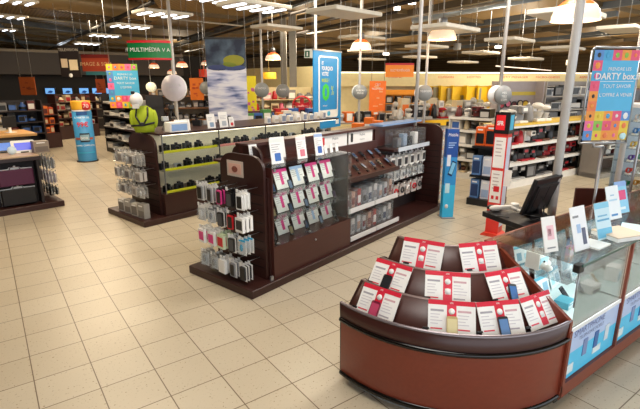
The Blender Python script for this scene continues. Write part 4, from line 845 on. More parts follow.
# offer cards on the tiers, phone by phone
def offer_card(seed):
    def fn():
        w, h = .295, .215; rr = random.Random(seed); mb = MB(); mb.box(-w/2, 0, 0, w/2, .004, h, PAPER); RD = M('d81f3a', .45)
        mb.box(-w/2, -.001, h*.86, w/2, 0, h, RD); mb.box(-w*.1, -.0012, h*.05, w*.1, 0, h*.87, RD if seed % 3 != 1 else M('e23a50', .45))
        for z in (.68, .38): mb.at(0, -.0015, h*z, 0, PI/2).lathe([(0, 0), (.02, 0), (.02, .001), (0, .001)], WHITE, 14)
        mb.at().box(-w*.06, -.002, h*.28, w*.07, 0, h*.46, M('f3d8d4', .5))
        for sx in (-1, 1):
            x0 = -w*.45 if sx < 0 else w*.13
            mb.box(x0, -.001, h*.66, x0+w*.28, 0, h*.72, M('a8a4aa', .6) if sx < 0 else M('d0a8ae', .6))
            for i in range(4): z = h*(.56-.09*i); mb.box(x0, -.001, z, x0+w*rr.uniform(.15, .31), 0, z+h*.025, M('d2ccd0', .6))
            mb.box(x0, -.001, h*.14, x0+w*.25, 0, h*.18, M('e0485a', .5) if sx < 0 or seed % 2 else M('b0a8b0', .6))
        mb.text('SFR', h*.05, WHITE, 0, h*.9, -.0018)
        return mb.mesh('offer_card')
    return cached(('offer', seed), fn)
CARDS = [(0, 426, 252, 0, 1, 'first on the top tier from the phone gondola side'), (0, 471, 254, 0, 2, 'second on the top tier, by the glass counter'),
         (1, 397, 274, BLACK, 3, 'first on the middle tier, with a black phone'), (1, 446, 281, 0, 4, 'middle one of the middle tier, without a phone'), (1, 498, 282, BLUE, 5, 'last on the middle tier, with a blue phone'),
         (2, 385, 300, M('7a1c38', .3), 6, 'first on the lowest tier, with a dark red phone'), (2, 450, 313, M('c8b07a', .3), 7, 'second on the lowest tier, with a gold phone'), (2, 494, 314, M('26457c', .3), 8, 'third on the lowest tier, with a dark blue phone'), (2, 539, 308, 0, 9, 'last on the lowest tier, touching the glass counter')]
for ti, px, py, ph, sd, l in CARDS:
    r1, z1, r2, z2 = TIERS[ti]; p = at(px, py, (z1+z2)/2); az = math.atan2(p.y-QY, p.x-QX); az = az if az > 0 else az+2*PI
    az = min(max(az, PI+.16), 1.5*PI-.13)
    th = math.atan2(r1-r2, z2-z1); ct, st = math.cos(az), math.sin(az); e = .030
    base = Vector((QX+(r1+.004+e)*ct, QY+(r1+.004+e)*st, z1+.008))
    t = tag(obj('offer_card', offer_card(sd), loc=base, rz=az+PI/2), 'red and white offer card, '+l, 'card', 'offer cards on the quarter-round display'); t.rotation_euler = (-th, 0, az+PI/2)
    k = obj('security_puck', cached('puck2', lambda: MB().bev(-.022, -.016, 0, .022, .016, .014, BLACK, .004).mesh('security_puck')), None, 'black security puck beside the card '+l.split(',')[0], 'security puck', 'security pucks on the quarter-round display', loc=(QX+(r1+.022)*math.cos(az-.16)+0, QY+(r1+.022)*math.sin(az-.16), z1+.004), rz=az+PI/2)
    k.rotation_euler = (-th, 0, az+PI/2); k.location.z = z1+.02
    if ph:
        t = thing('mobile_phone', '%s phone leaning on the card %s' % ({BLACK: 'black', BLUE: 'blue'}.get(ph, {6: 'dark red', 7: 'gold', 8: 'dark blue'}.get(sd, 'dark')), l.split(',')[0]), 'phone', Vector((QX+(r1+.03+e)*ct, QY+(r1+.03+e)*st, z1+.006)), az+PI/2, 'phones on the quarter-round display')
        t.rotation_euler = (-th, .0 if sd != 5 else .25, az+PI/2)
        pb_ = obj('phone_body', MB().prism(rounded(-.034, 0, .034, .13, .012, 4), -.002, .008, BLACK if sd in (3, 5, 8) else ph), t); obj('screen', MB().prism(rounded(-.029, .018, .029, .114, .003, 2), -.003, -.002, {BLACK: M('2a2c30', .2), BLUE: M('3f6fae', .15)}.get(ph, M({6: 'c04a6a', 7: 'e6d8a8', 8: '5f86b8'}.get(sd, '333333'), .2))), pb_); obj('home_button', MB().prism(rounded(-.006, .005, .006, .012, .003, 2), -.0035, -.002, STEEL), pb_)

# ================================================================ glass sales counter
GX0, GX1, GY0, GY1 = 2.89, 7.0, 1.19, 1.80
gc = thing('glass_counter', 'long glass sales counter with mahogany base and lit blue fronts', 'counter', (GX0, GY0, 0), 0); LX = GX1-GX0; LY = GY1-GY0
obj('base', MB().box(0, .0, .05, LX, LY, .155, MAHOG), gc, 'mahogany base'); obj('kick', MB().box(0, .03, 0, LX, LY, .05, BLACK), gc, 'black kick board')
obj('side_board', MB().at(0, 0, 0, PI/2).prism([(0, .05), (LY+.12, .05), (LY+.12, .985), (LY-.06, .985), (.02, .655), (0, .64)], -.02, 0.01, MAHOG), gc, 'sloping mahogany side')
for x in (.83, 1.70, 2.56, 3.42): obj('post', MB().box(x-.012, 0, .155, x+.012, .03, 1.02, MAHOG), gc)
obj('corner_post', MB().box(.0, -.004, .155, .035, .02, .56, MAHOG), gc)
obj('back_rail', MB().prism([(.0, .24), (LX, .24), (LX, 1.0), (0, 1.0)], LY, LY+.02, MAHOG), gc); obj('back_ledge', MB().bev(-.03, LY-.06, .985, LX, LY+.07, 1.02, MAHOG, .008), gc)
obj('top_glass', MB().box(-.0, -.01, 1.028, LX, LY+.02, 1.04, GLASS), gc); obj('glass_edge', MB().box(0, -.016, 1.026, LX, -.008, 1.042, M('41605a', .2)), gc, 'dark green glass edge')
for k, x in enumerate((.03, .81, 1.67, 2.53)): obj('front_glass', MB().box(x, .004, .58, x+.76, .010, 1.026, GLASS), gc)
obj('side_glass', MB().box(.0, .02, .57, .006, LY-.02, 1.026, GLASS), gc)
obj('glass_shelf', MB().box(.04, .08, .86, LX, LY-.04, .866, ACRYL), gc)
LB = M('49b6dc', .3, 0, .25)
for k, x in enumerate((.035, .845, 1.715)):
    w_ = .78 if k == 0 else .84
    obj('advert_front', MB().box(x, .02, .16, x+w_, .05, .36, LB).box(x, .02, .36, x+w_, .05, .53, M('a9bcdc', .3, 0, .25)), gc, 'lit light blue advert')
    mb = MB(); rr = random.Random(k)
    mb.text('SMARTPHONE', .05, M('5b6ca4', .4), x+w_*.4, .47, .017); mb.text('TELEPHONIE MOBILE', .028, M('4c5c94', .4), x+w_*.45, .425, .017)
    mb.box(x+.03, .015, .2, x+.13, .02, .27, M('e6f4f8', .4)); mb.box(x+.42, .015, .22, x+.54, .02, .27, M('e6f4f8', .4))
    for i in range(3): mb.prism([(x+.25+i*.17, .27), (x+.31+i*.17, .27), (x+.31+i*.17, .4), (x+.25+i*.17, .4)], .015, .02, M(['7f94c4', '3f6fb0', 'dce8f2'][i], .4))
    obj('advert_print', mb, gc)
    obj('lower_deck', MB().box(x, .04, .535, x+w_, LY-.02, .555, M('cfe0e0', .25)), gc, 'pale shelf deck'); obj('deck_edge', MB().box(x, .012, .53, x+w_, .04, .56, M('f4f6f8', .4)), gc, 'white shelf edge')
# things inside and on the counter
TEALS = [M('58aec6', .4), M('e8f2f6', .5), M('a8d8e4', .4), M('8fb8d0', .4)]
def info_card(name, label, x, y, z, w_, h_, rz, tilt=.25, hd=None, bodyc=PAPER, pics=(), cat='card', group=None, foot=.1):
    t = thing(name, label, cat, (x, y, z), rz, group)
    def fn():
        mb = MB(); mb.box(-w_/2, 0, 0, w_/2, .005, h_, bodyc)
        if hd: mb.box(-w_/2, -.001, h_*.84, w_/2, 0, h_, hd)
        for (a, b, c, d, m) in pics: mb.box(-w_/2+a*w_, -.0015, b*h_, -w_/2+c*w_, 0, d*h_, m)
        return mb
    o = obj('sheet', fn(), t); o.rotation_euler = (-tilt, 0, 0); obj('foot', MB().box(-w_*.45, 0, 0, w_*.45, foot, .004, ACRYL), t); return t
for i in range(5):
    info_card('info_card', 'white and teal tariff card, low deck of the counter, %s from the mahogany side' % ORD[i], GX0+.15+i*.25+(.06 if i > 2 else 0), GY0+.42-.03*(i % 2), .556, .2, .15, .12*(i % 3)-.1, .35, TEALS[0], TEALS[1], [(.1, .2, .4, .6, TEALS[2]), (.55, .2, .9, .65, TEALS[3])], group='tariff cards on the low deck')
for i in range(6):
    info_card('info_card', 'white and teal card on the upper glass shelf, %s from the mahogany side' % ORD[i], GX0+.17+i*.27, GY0+.45, .868, .2, .13, -.12+.1*(i % 3), .3, TEALS[0], TEALS[1], [(.1, .15, .35, .6, TEALS[3]), (.5, .2, .9, .5, TEALS[2])], group='cards on the upper glass shelf')
for i in range(5):
    o = tag(obj('mobile_phone', phone_mesh([WHITE, BLACK, STEEL, WHITE, BLACK][i], SCRS[i], .062, .125), loc=(GX0+.22+i*.24, GY0+.22, .558), rz=.2), '%s phone propped on the low deck of the glass counter, %s from the side board' % (['white', 'black', 'silver', 'white', 'black'][i], ORD[i]), 'phone', 'phones on the low deck'); tilted(o, .7)
    s = obj('phone_prop', MB().prism([(-.025, 0), (.025, 0), (.025, .03), (-.025, .03)], 0, .03, ACRYL), o)
t = thing('game_controller', 'white controller shape lying inside the glass counter by the mahogany side', 'gadget', (GX0+.16, GY0+.32, .868), .6)
mb = MB().ball(0, 0, .03, .06, .035, .03, M('e2e0dc', .4), 14, 8).ball(-.05, -.03, .025, .025, .035, .025, M('e2e0dc', .4), 10, 6).ball(.05, -.03, .025, .025, .035, .025, M('e2e0dc', .4), 10, 6); obj('shell', mb, t); obj('grip_pad', MB().ball(0, -.005, .055, .03, .015, .01, BLACK, 10, 6), t)
CT = 1.041
def oncounter(px, py): p = at(px, py, CT); return (p.x, min(p.y, GY1-.02), CT)
x, y, z = oncounter(552, 252); info_card('tariff_leaflet', 'narrow white leaflet standing on the glass counter next to the round display', x, y, z, .12, .24, -.25, .3, None, PAPER, [(.3, .35, .8, .75, M('f0c4cc', .5)), (.35, .45, .6, .65, M('d86a80', .5)), (.2, .1, .8, .14, GREY)], 'leaflet', foot=.08)
x, y, z = oncounter(583, 250); info_card('tariff_leaflet', 'tall white leaflet with a phone picture, second from the round display', x, y, z, .165, .30, -.12, .3, None, M('f4f6fa', .5), [(.6, .12, .85, .5, M('4b4f6a', .4)), (.12, .75, .5, .8, GREY), (.3, .4, .55, .6, M('a8c4e8', .5))], 'leaflet', foot=.1)
x, y, z = oncounter(606, 239); info_card('tariff_leaflet', 'pale blue leaflet standing midway along the glass counter', x, y, z, .17, .27, -.15, .3, M('86cbe8', .5), M('cbe8f4', .5), [(.08, .5, .9, .55, M('5fa8d0', .5)), (.0, .05, 1, .3, M('6cc0e4', .5)), (.15, .62, .8, .66, M('7ab8d8', .5))], 'leaflet', foot=.1)
p = at(616, 219, CT); info_card('tariff_leaflet', 'white leaflet beside the pink and blue one at the far end of the counter', p.x, min(p.y, GY1-.1), CT, .17, .28, -.15, .3, None, M('eef4f8', .5), [(.2, .1, .7, .16, M('3f86c4', .5)), (.15, .55, .8, .6, M('b8d8ec', .5)), (.3, .7, .6, .74, M('a8c8e0', .5))], 'leaflet', foot=.1)
p = at(624, 213, CT); info_card('tariff_leaflet', 'blue leaflet with a pink blob beside the white one at the far end', p.x, min(p.y, GY1-.03), CT, .17, .28, -.15, .3, M('8cb0e4', .5), M('8fd0ee', .5), [(.2, .42, .85, .72, M('e2407c', .5)), (.25, .12, .7, .2, M('e8f4fa', .5))], 'leaflet', foot=.1)
for i, (px, py, w_, d_, h_, c_, l) in enumerate([(618, 236, .28, .22, .035, 'd4c4ae', 'thick beige brochure pile lying on the glass counter before the pale leaflets'), (594, 245, .18, .14, .012, 'ccd8dc', 'thin pale booklet lying flat behind the tall white leaflet'), (636, 232, .24, .2, .03, 'b8dcec', 'pale blue box lying at the far end of the glass counter')]):
    x, y, z = oncounter(px, py); m = M(c_, .5)
    t = thing('brochure', l, 'brochure', (x, min(y, GY1-.12), CT), -.3+.3*i); obj('pages', MB().box(-w_/2, -d_/2, 0, w_/2, d_/2, h_*.8, PAPER), t); obj('cover', MB().box(-w_/2-.002, -d_/2-.002, h_*.8, w_/2+.002, d_/2+.002, h_, m), t)
l = bpy.data.lights.new('counter_fill', 'AREA'); l.shape = 'RECTANGLE'; l.size = 3.2; l.size_y = .04; l.energy = 14; l.color = (.92, .97, 1)  # added area light brightening the counter interior, no strip behind it
lo = bpy.data.objects.new('counter_fill', l); COL.objects.link(lo); lo.parent = gc; lo.location = (1.8, .08, 1.01); lo.rotation_euler = (.6, 0, 0)
obj('clamp', MB().bev(-.035, -.015, -.05, .035, .03, .004, BLACK, .006).tube((0, 0, -.05), (0, 0, -.3), .006, STEEL, 6), gc, 'black corner clamp', loc=(.03, .015, 1.028))

# ================================================================ till desk with monitor
dk = Frame(3.47, 1.985, 4); da = at(482, 211, .95); db = at(526, 227, .95); dc = at(554, 219, .95)
e1 = Vector((db.x-da.x, db.y-da.y, 0)); L1 = e1.length; rz = math.atan2(e1.y, e1.x); e2 = Vector((dc.x-db.x, dc.y-db.y, 0)); L2 = e2.length
t = thing('till_desk', 'small black till desk behind the glass counter', 'desk', (da.x, da.y, 0), rz)
obj('desk_top', MB().bev(0, 0, .90, L1, L2+.05, .95, M('1b191b', .35), .008), t); obj('pedestal', MB().box(L1*.35, L2*.3, 0, L1*.95, L2*.9, .90, DGREY), t)
DK = Frame(da.x, da.y, math.degrees(rz)); print('DESK', da, db, dc, L1, L2)
mp = at(533, 214, .951); t = thing('till_monitor', 'black flat monitor seen from behind, tilted on a round stand', 'monitor', (mp.x, mp.y, .951), YAW+PI+.62)
hd = MB(); hd.bev(-.22, -.02, 0, .22, .02, .36, M('17181a', .35), .01); hd.box(-.17, .02, .03, .17, .035, .30, M('222426', .4))
for k in range(2): hd.box(-.15+k*.16, .035, .05, -.01+k*.16, .039, .28, M('101112', .5))
o = obj('screen_housing', hd, t); o.location = (0, 0, .03); o.rotation_euler = (-.3, 0, 0)
o = obj('screen', MB().box(-.18, -.024, .02, .18, -.02, .31, M('28303a', .1)), t, 'glossy dark screen'); o.location = (0, 0, .03); o.rotation_euler = (-.3, 0, 0)
obj('stand', MB().lathe([(0, 0), (.12, 0), (.12, .012), (.03, .03), (0, .03)], BLACK, 24).bev(-.035, .02, .02, .035, .07, .26, BLACK, .01), t)
obj('cable', MB().path([(.05, .08, .2), (.12, .16, .14), (.2, .2, .05), (.26, .12, .004)], .006, BLACK, 6), t)
mp = at(505, 211, .951); t = thing('barcode_scanner', 'white handheld barcode scanner lying on the black till desk', 'scanner', (mp.x, mp.y, .951), YAW+.2)
mb = MB(); mb.ball(-.10, 0, .035, .07, .03, .03, M('dcd6cc', .4), 14, 8); mb.bev(-.10, -.02, .02, .10, .02, .055, M('dcd6cc', .4), .012); mb.bev(.06, -.035, .02, .13, .035, .075, M('e4dfd6', .4), .015); obj('scanner_body', mb, t)
obj('handle', MB().path([(.05, 0, .04), (.09, -.07, .02), (.10, -.12, .017)], .017, M('d4cec4', .4), 8), t); obj('cable', MB().path([(-.15, 0, .02), (-.2, -.05, .008), (-.2, -.16, .008), (-.1, -.22, .008)], .005, BLACK, 6), t)
t = thing('counter_card_reader', 'small black card reader beside the barcode scanner', 'card reader', tuple(at(494, 209, .951)), .3); obj('reader_body', MB().bev(-.04, -.06, 0, .04, .06, .03, BLACK, .008), t); obj('keypad', MB().box(-.028, -.05, .03, .028, .01, .033, GREY), t)
# dark red screen board behind the counter
a, b = at(578, 232, 0), at(607, 224, 0)
p = away(592, 200, 5.3); t = thing('screen_board', 'low dark red board standing behind the glass counter by the thick pole', 'board', (p.x, p.y, 0), YAW-.1)
obj('panel', MB().bev(-.2, 0, .02, .16, .04, .92, DARKR, .01), t); obj('foot', MB().box(-.2, -.12, 0, -.14, .16, .02, DARKW).box(.1, -.12, 0, .16, .16, .02, DARKW), t)

# ================================================================ glass jewellery tower at the edge
p = away(628, 180, 5.6); t = thing('watch_tower', 'tall glass cabinet with small glittering coloured items beside the counter end', 'display cabinet', (p.x, p.y, 0), YAW+.3)
W_ = .24; TH = 1.86
obj('cabinet_base', MB().box(-W_, -W_, 0, W_, W_, .55, M('8b8f96', .4)), t)
for sx in (-1, 1):
    for sy in (-1, 1): obj('corner_profile', MB().box(sx*W_-.01, sy*W_-.01, .55, sx*W_+.01, sy*W_+.01, TH, STEEL), t)
obj('front_glass', MB().box(-W_, -W_-.003, .55, W_, -W_+.003, TH, GLASS), t); obj('side_glass', MB().box(-W_-.003, -W_, .55, -W_+.003, W_, TH, GLASS), t); obj('cabinet_top', MB().box(-W_, -W_, TH, W_, W_, TH+.04, M('c8ccd0', .4)), t)
obj('centre_panel', MB().box(-.14, .12, .55, .2, .14, TH, M('a9b4c0', .3)), t)
PF = Frame(p.x, p.y, math.degrees(YAW+.3)); cols = ['d8a040', 'c83a30', '3f7fc4', 'e8e4dc', '6a4a9c', 'd8d8da', '2f8f6a', 'e0c060']
for lv in range(8):
    z = .58+lv*.16
    obj('glass_shelf', MB().box(-W_+.01, -W_+.01, z-.006, W_-.01, .12, z, ACRYL), t)
    for c in range(3):
        m = cols[(lv*3+c*2) % 8]; nme = ['amber', 'red', 'blue', 'white', 'violet', 'silver', 'green', 'gold'][(lv*3+c*2) % 8]
        o = tag(obj('wrist_watch', cached(('watch', m), lambda: MB().at(0, 0, .05, 0, PI/2).lathe([(.028, -.012), (.034, -.012), (.034, .012), (.028, .012), (.028, -.012)], M(m, .3), 14).at().bev(-.02, -.05, .045, .02, -.03, .085, M(m, .25, .3), .005).box(-.02, -.03, 0, .02, .03, .018, WHITE).mesh('wrist_watch')), loc=PF.w(-.15+c*.15, -.1, z+.001), rz=PF.a), '%s item in the glass tower, shelf %s from below, %s from its hinge side' % (nme, ORD[lv], ORD[c]), 'watch', 'items in the glass tower')
# ================================================================ shelving and goods further back
def item_mesh(kind, m, m2, w, d, h):
    def fn():
        mb = MB()
        if kind == 'coffee':
            mb.bev(-w/2, -d*.1, 0, w/2, d/2, h, m, .012).bev(-w/2, -d/2, 0, w/2, -d*.1, h*.12, m2, .008).bev(-w*.4, -d/2, h*.6, w*.4, -d*.1, h, m, .012).tube((0, -d*.3, h*.48), (0, -d*.3, h*.6), w*.1, STEEL, 8); mb.box(-w*.25, -d/2-.003, h*.7, w*.25, -d/2, h*.9, m2)
        elif kind == 'mixer':
            mb.bev(-w/2, -d/2, 0, w/2, d/2, h*.15, m, .01).bev(-w*.15, d*.1, h*.1, w*.2, d*.45, h*.8, m, .01).ball(0, -d*.05, h*.82, w*.3, d*.5, h*.17, m, 12, 8).lathe([(w*.2, h*.16), (w*.36, h*.5), (w*.36, h*.52)], m2, 14, 0, 2*PI, 0, -d*.15)
        elif kind == 'oven':
            mb.bev(-w/2, -d/2, 0, w/2, d/2, h, m, .01).box(-w*.44, -d/2-.004, h*.15, w*.22, -d/2, h*.85, m2).box(w*.28, -d/2-.004, h*.55, w*.45, -d/2, h*.85, DGREY)
            mb.box(w*.24, -d/2-.02, h*.15, w*.26, -d/2, h*.85, STEEL)
        elif kind == 'kettle':
            mb.lathe([(0, 0), (w*.38, 0), (w*.42, h*.1), (w*.3, h*.8), (w*.12, h*.9), (0, h*.92)], m, 14).path([(w*.3, 0, h*.75), (w*.5, 0, h*.7), (w*.5, 0, h*.3), (w*.38, 0, h*.2)], w*.05, m2, 6).ball(0, 0, h*.94, w*.08, w*.08, h*.06, m2, 8, 6)
        elif kind == 'printer':
            mb.bev(-w/2, -d/2, 0, w/2, d/2, h*.55, m, .012).bev(-w*.4, -d*.1, h*.55, w*.4, d/2, h, m2, .01).box(-w*.4, -d*.7, h*.1, w*.4, -d/2, h*.14, m2)
        elif kind == 'bottle':
            mb.lathe([(0, 0), (w/2, 0), (w/2, h*.6), (w*.2, h*.8), (w*.2, h), (0, h)], m, 10); mb.lathe([(w/2+.001, h*.15), (w/2+.001, h*.45)], m2, 10)
        elif kind == 'clock':
            mb.at(0, 0, h/2, 0, PI/2).lathe([(0, 0), (w*.38, 0), (w*.38, .02), (w*.5, .03), (w*.5, -.01), (w*.38, -.01)], m, 18); mb.lathe([(0, .01), (w*.37, .021)], m2, 18)
        else:
            mb.box(-w/2, -d/2, 0, w/2, d/2, h, m).box(-w*.4, -d/2-.003, h*.12, w*.4, -d/2, h*.7, m2)
        return mb.mesh(kind)
    return cached(('item', kind, m, m2, w, d, h), fn)
NM = {'coffee': ('coffee_maker', 'coffee maker', 'coffee maker'), 'mixer': ('stand_mixer', 'food mixer', 'mixer'), 'oven': ('countertop_oven', 'small oven', 'oven'), 'kettle': ('kettle', 'kettle', 'kettle'), 'printer': ('printer', 'printer', 'printer'), 'bottle': ('bottle', 'bottle', 'bottle'), 'box': ('carton', 'carton', 'box'), 'clock': ('wall_clock', 'round tray', 'tray')}
def colr(h): return M(h, .45)
CW = {}
def cc(name, h, rough=.45): m = M(h, rough); CW[m] = name; return m
K_RED = cc('red', 'b3202a', .3); K_BLK = cc('black', '19181a', .3); K_SIL = cc('silver', 'b4b2ae', .3); K_WHT = cc('white', 'e6e2da'); K_ORG = cc('orange', 'e4701e'); K_BLU = cc('blue', '3b62a8'); K_YEL = cc('yellow', 'e2bb22'); K_BRN = cc('brown', '5c3826'); K_GRY = cc('grey', '7f7d7c'); K_CRM = cc('cream', 'cdbb97'); K_PNK = cc('pink', 'd8708c'); K_GRN = cc('green', '4f8a4a'); K_DRD = cc('dark red', '5e1c1c')
class Unit:
    """a shelf unit between two spots given by (pixel column, forward distance)"""
    def __init__(s, a, b, depth, name='shelf_unit', label='', cat='shelf', m=None, back=None, z=(.1, .5, .9, 1.3), th=.03, board=None, h=None, rails=None, plinth=True, sides=True):
        A_, B_ = [away(q[0], 130, q[1]) for q in (a, b)]; d = Vector((B_.x-A_.x, B_.y-A_.y, 0)); s.L = d.length; s.F = Frame(A_.x, A_.y, math.degrees(math.atan2(d.y, d.x))); s.D = depth; s.z = z; s.label = label
        m = m or K_WHT; s.root = thing(name, label, cat, (A_.x, A_.y, 0), s.F.a); top = h or z[-1]+.3
        for i, zz in enumerate(z):
            if i or not plinth: obj('shelf_board', MB().box(0, .0, zz-th, s.L, depth-.02, zz, board or m), s.root)
            if rails and i: obj('price_rail', MB().box(0, -.012, zz-.045, s.L, 0, zz+.012, rails), s.root)
        if plinth: obj('plinth', MB().box(0, .02, 0, s.L, depth, z[0], m), s.root)
        if sides:
            for x in (0, s.L-.03): obj('side_panel', MB().box(x, .02, 0, x+.03, depth, top if back else z[-1], m), s.root)
        if back: obj('back_panel', MB().box(0, depth-.02, 0, s.L, depth, top, back), s.root)
    def fill(s, lv, kinds, mats, w, h, d, ref, gap=.04, v=None, seed=0, u0=.03, u1=None, jit=.25, lname=None, group=None, limit=60):
        rr = random.Random(seed+lv*17); u = u0; i = 0; u1 = u1 or s.L-.03; lvn = lname or (['lowest', 'second', 'third', 'fourth', 'fifth', 'sixth'][lv] + ' shelf')
        while i < limit:
            k = kinds[(i+seed) % len(kinds)] if seed >= 0 else rr.choice(kinds); m, m2 = mats[rr.randrange(len(mats))]
            q = rr.randrange(3); ww = round(w*(1+jit*(q-1)*.6), 3); hh = round(h*(1+jit*(rr.randrange(3)-1)*.7), 3); dd = round(min(d, s.D-.06), 3)
            if u+ww > u1: break
            nm, word, cat = NM[k]
            tag(obj(nm, item_mesh(k, m, m2, ww, dd, hh), loc=s.F.w(u+ww/2, (v if v is not None else s.D*.46), s.z[lv]+.001), rz=s.F.a+rr.uniform(-.06, .06)), '%s %s, %s from %s, %s' % (CW.get(m, 'grey'), word, ORD[i % 20], ref, lvn), cat, group or 'goods on '+lvn+' by '+ref)
            u += ww+gap*rr.uniform(.3, 1.5); i += 1
# --- kitchen appliance gondola behind the phone totem
a, b = at(510, 199.5, 0), at(606, 178, 0)
def colof(p):
    c, s_ = math.cos(YAW), math.sin(YAW); return p.x*c+p.y*s_, -p.x*s_+p.y*c
def fwd(p): return colof(p)[1]
def unit_at(a, b, *args, **kw):
    """same unit between two floor points"""
    d = Vector((b.x-a.x, b.y-a.y, 0)); u = Unit.__new__(Unit)
    return a, b
U1 = Unit((507, 9.0), (612, 11.6), .55, label='white appliance gondola with red and black coffee makers behind the red totem', z=(.14, .52, .90, 1.30), rails=M('dcdcd8', .5), back=M('8d7a62', .6), h=1.32)
PA = [(K_BLK, K_RED), (K_DRD, K_BLK), (K_BLK, K_SIL), (K_BLK, K_GRY), (K_RED, K_BLK), (K_BLK, K_BRN)]
U1.fill(0, ['coffee', 'oven', 'coffee'], [(K_BLK, K_GRY), (K_BLK, K_RED), (K_BLK, K_BRN), (K_BLK, K_SIL)], .3, .28, .34, 'the red totem', seed=1, lname='lowest shelf of the appliance gondola', group='coffee makers on the appliance gondola')
U1.fill(1, ['coffee', 'kettle', 'coffee'], PA, .24, .27, .3, 'the red totem', seed=2, lname='second shelf of the appliance gondola', group='coffee makers on the appliance gondola')
U1.fill(2, ['coffee', 'kettle', 'coffee', 'coffee'], PA+[(K_WHT, K_BLK), (K_RED, K_BLK)], .24, .3, .3, 'the red totem', seed=3, lname='third shelf of the appliance gondola', group='coffee makers on the appliance gondola')
obj('top_board', MB().box(0, -.02, 1.30, U1.L, .56, 1.33, M('d6b23c', .5)), U1.root, 'yellow top board')
U1.z = (.14, .52, .90, 1.331)
U1.fill(3, ['mixer', 'mixer', 'coffee', 'kettle'], [(K_SIL, K_WHT), (K_WHT, K_SIL), (K_RED, K_SIL), (K_GRY, K_WHT), (K_SIL, K_BLK)], .26, .34, .28, 'the red totem', seed=4, u1=1.9, lname='yellow top of the appliance gondola', group='mixers on the yellow top')
# --- oven shelves with grey back wall
U2 = Unit((542, 13.5), (615, 15.5), .5, label='tall grey wall shelves of microwave ovens behind the thick pole', z=(.1, .5, .95, 1.35, 1.75), m=M('c3bcb2', .5), back=M('9d948c', .5), h=2.17)
for lv in (1, 2, 3, 4): U2.fill(lv, ['oven', 'oven', 'printer'], [(K_BLK, K_GRY), (K_WHT, K_BLK), (K_SIL, K_BLK), (K_WHT, K_GRY)], .44, .27, .26, 'the grey panel wall', seed=lv+5, lname=['', 'second', 'third', 'fourth', 'top'][lv]+' oven shelf', group='ovens on the wall shelves')
U3 = Unit((496, 12.8), (540, 13.4), .34, name='panel_wall', label='plain grey panel wall hung with round trays beside the oven shelves', cat='panel', z=(.1, .5, .95), m=M('b8aeb0', .5), back=M('b3a9aa', .5), h=2.17)
obj('yellow_band', MB().box(.3, .30, 1.78, U3.L, .318, 1.88, M('d9c34a', .5)), U3.root)
for i, (x, c, m2) in enumerate(((.35, K_BLK, K_RED), (.58, K_BLK, K_PNK), (.80, K_BLK, K_DRD), (1.02, K_BLK, K_CRM), (1.22, K_BRN, K_YEL))):
    if x < U3.L-.1: tag(obj('wall_clock', item_mesh('clock', c, m2, .2+.05*(i == 4), .05, .2), loc=U3.F.w(x, .27, 1.42+.03*(i % 2)), rz=U3.F.a), 'round dark rimmed tray on the grey panel wall, %s from the totem pole' % ORD[i], 'tray', 'round trays on the grey panel wall')
for lv in (0, 1, 2): U3.fill(lv, ['mixer', 'kettle', 'box'], [(K_WHT, K_SIL), (K_SIL, K_BLK), (K_GRY, K_WHT)], .22, .3, .14, 'the totem pole', seed=lv+40, lname=['lowest', 'second', 'third'][lv]+' ledge of the panel wall', group='goods under the round trays')
U4 = Unit((606, 10.2), (650, 11.0), .5, label='dark brown and grey shelf unit behind the framed poster', z=(.1, .5, .9, 1.3, 1.7), m=M('8f8880', .5), back=M('4d3728', .5), h=1.95)
for lv in (1, 2, 3, 4): U4.fill(lv, ['box', 'oven', 'coffee'], [(K_BLK, K_GRY), (K_BRN, K_BLK), (K_WHT, K_BLK), (K_DRD, K_BLK)], .3, .26, .3, 'the poster post', seed=lv+60, lname=['', 'second', 'third', 'fourth', 'top'][lv]+' shelf behind the poster', group='goods behind the framed poster')
# --- extractor hoods on a yellow wall
w0, w1 = onwall(425, 100, .5)[0], onwall(500, 100, .5)[0]
def WF(u, v): d = dW.normalized(); n = Vector((-d.y, d.x, 0)); return Vector((W1.x, W1.y, 0))+d*u-n*v
hw = thing('hood_wall', 'bright yellow display wall carrying a row of extractor hoods', 'display wall', WF(w0, .55), aW); HL = w1-w0
YW = M('e6bf1e', .5)
obj('yellow_panel', MB().box(0, .1, 0, HL, .2, 1.98, YW), hw)
for i in range(7): obj('yellow_fin', MB().box(HL*i/6-.03, -.35 if i % 2 else -.2, .9, HL*i/6+.03, .1, 1.98, YW), hw)
for i in range(5):
    u = HL*(.12+.19*i); m = [M('8a8468', .3, .4), M('9c9068', .3, .3), M('84805f', .3, .4)][i % 3]
    t = thing('extractor_hood', 'grey metal extractor hood on the yellow wall, %s from the twin poles' % ORD[i], 'extractor hood', WF(w0+u, .45+.0), aW, 'extractor hoods on the yellow wall')
    obj('hood_skirt', MB().prism([(-.34, 0), (.34, 0), (.34, .07), (.14, .3), (-.14, .3), (-.34, .07)], -.3, .04, m), t); obj('chimney', MB().box(-.13, -.16, .3, .13, .04, .85 if i != 2 else .5, m), t); obj('filter', MB().box(-.25, -.25, -.01, .25, .0, 0, DGREY), t)
    t.location.z = 1.0 if i else 1.05
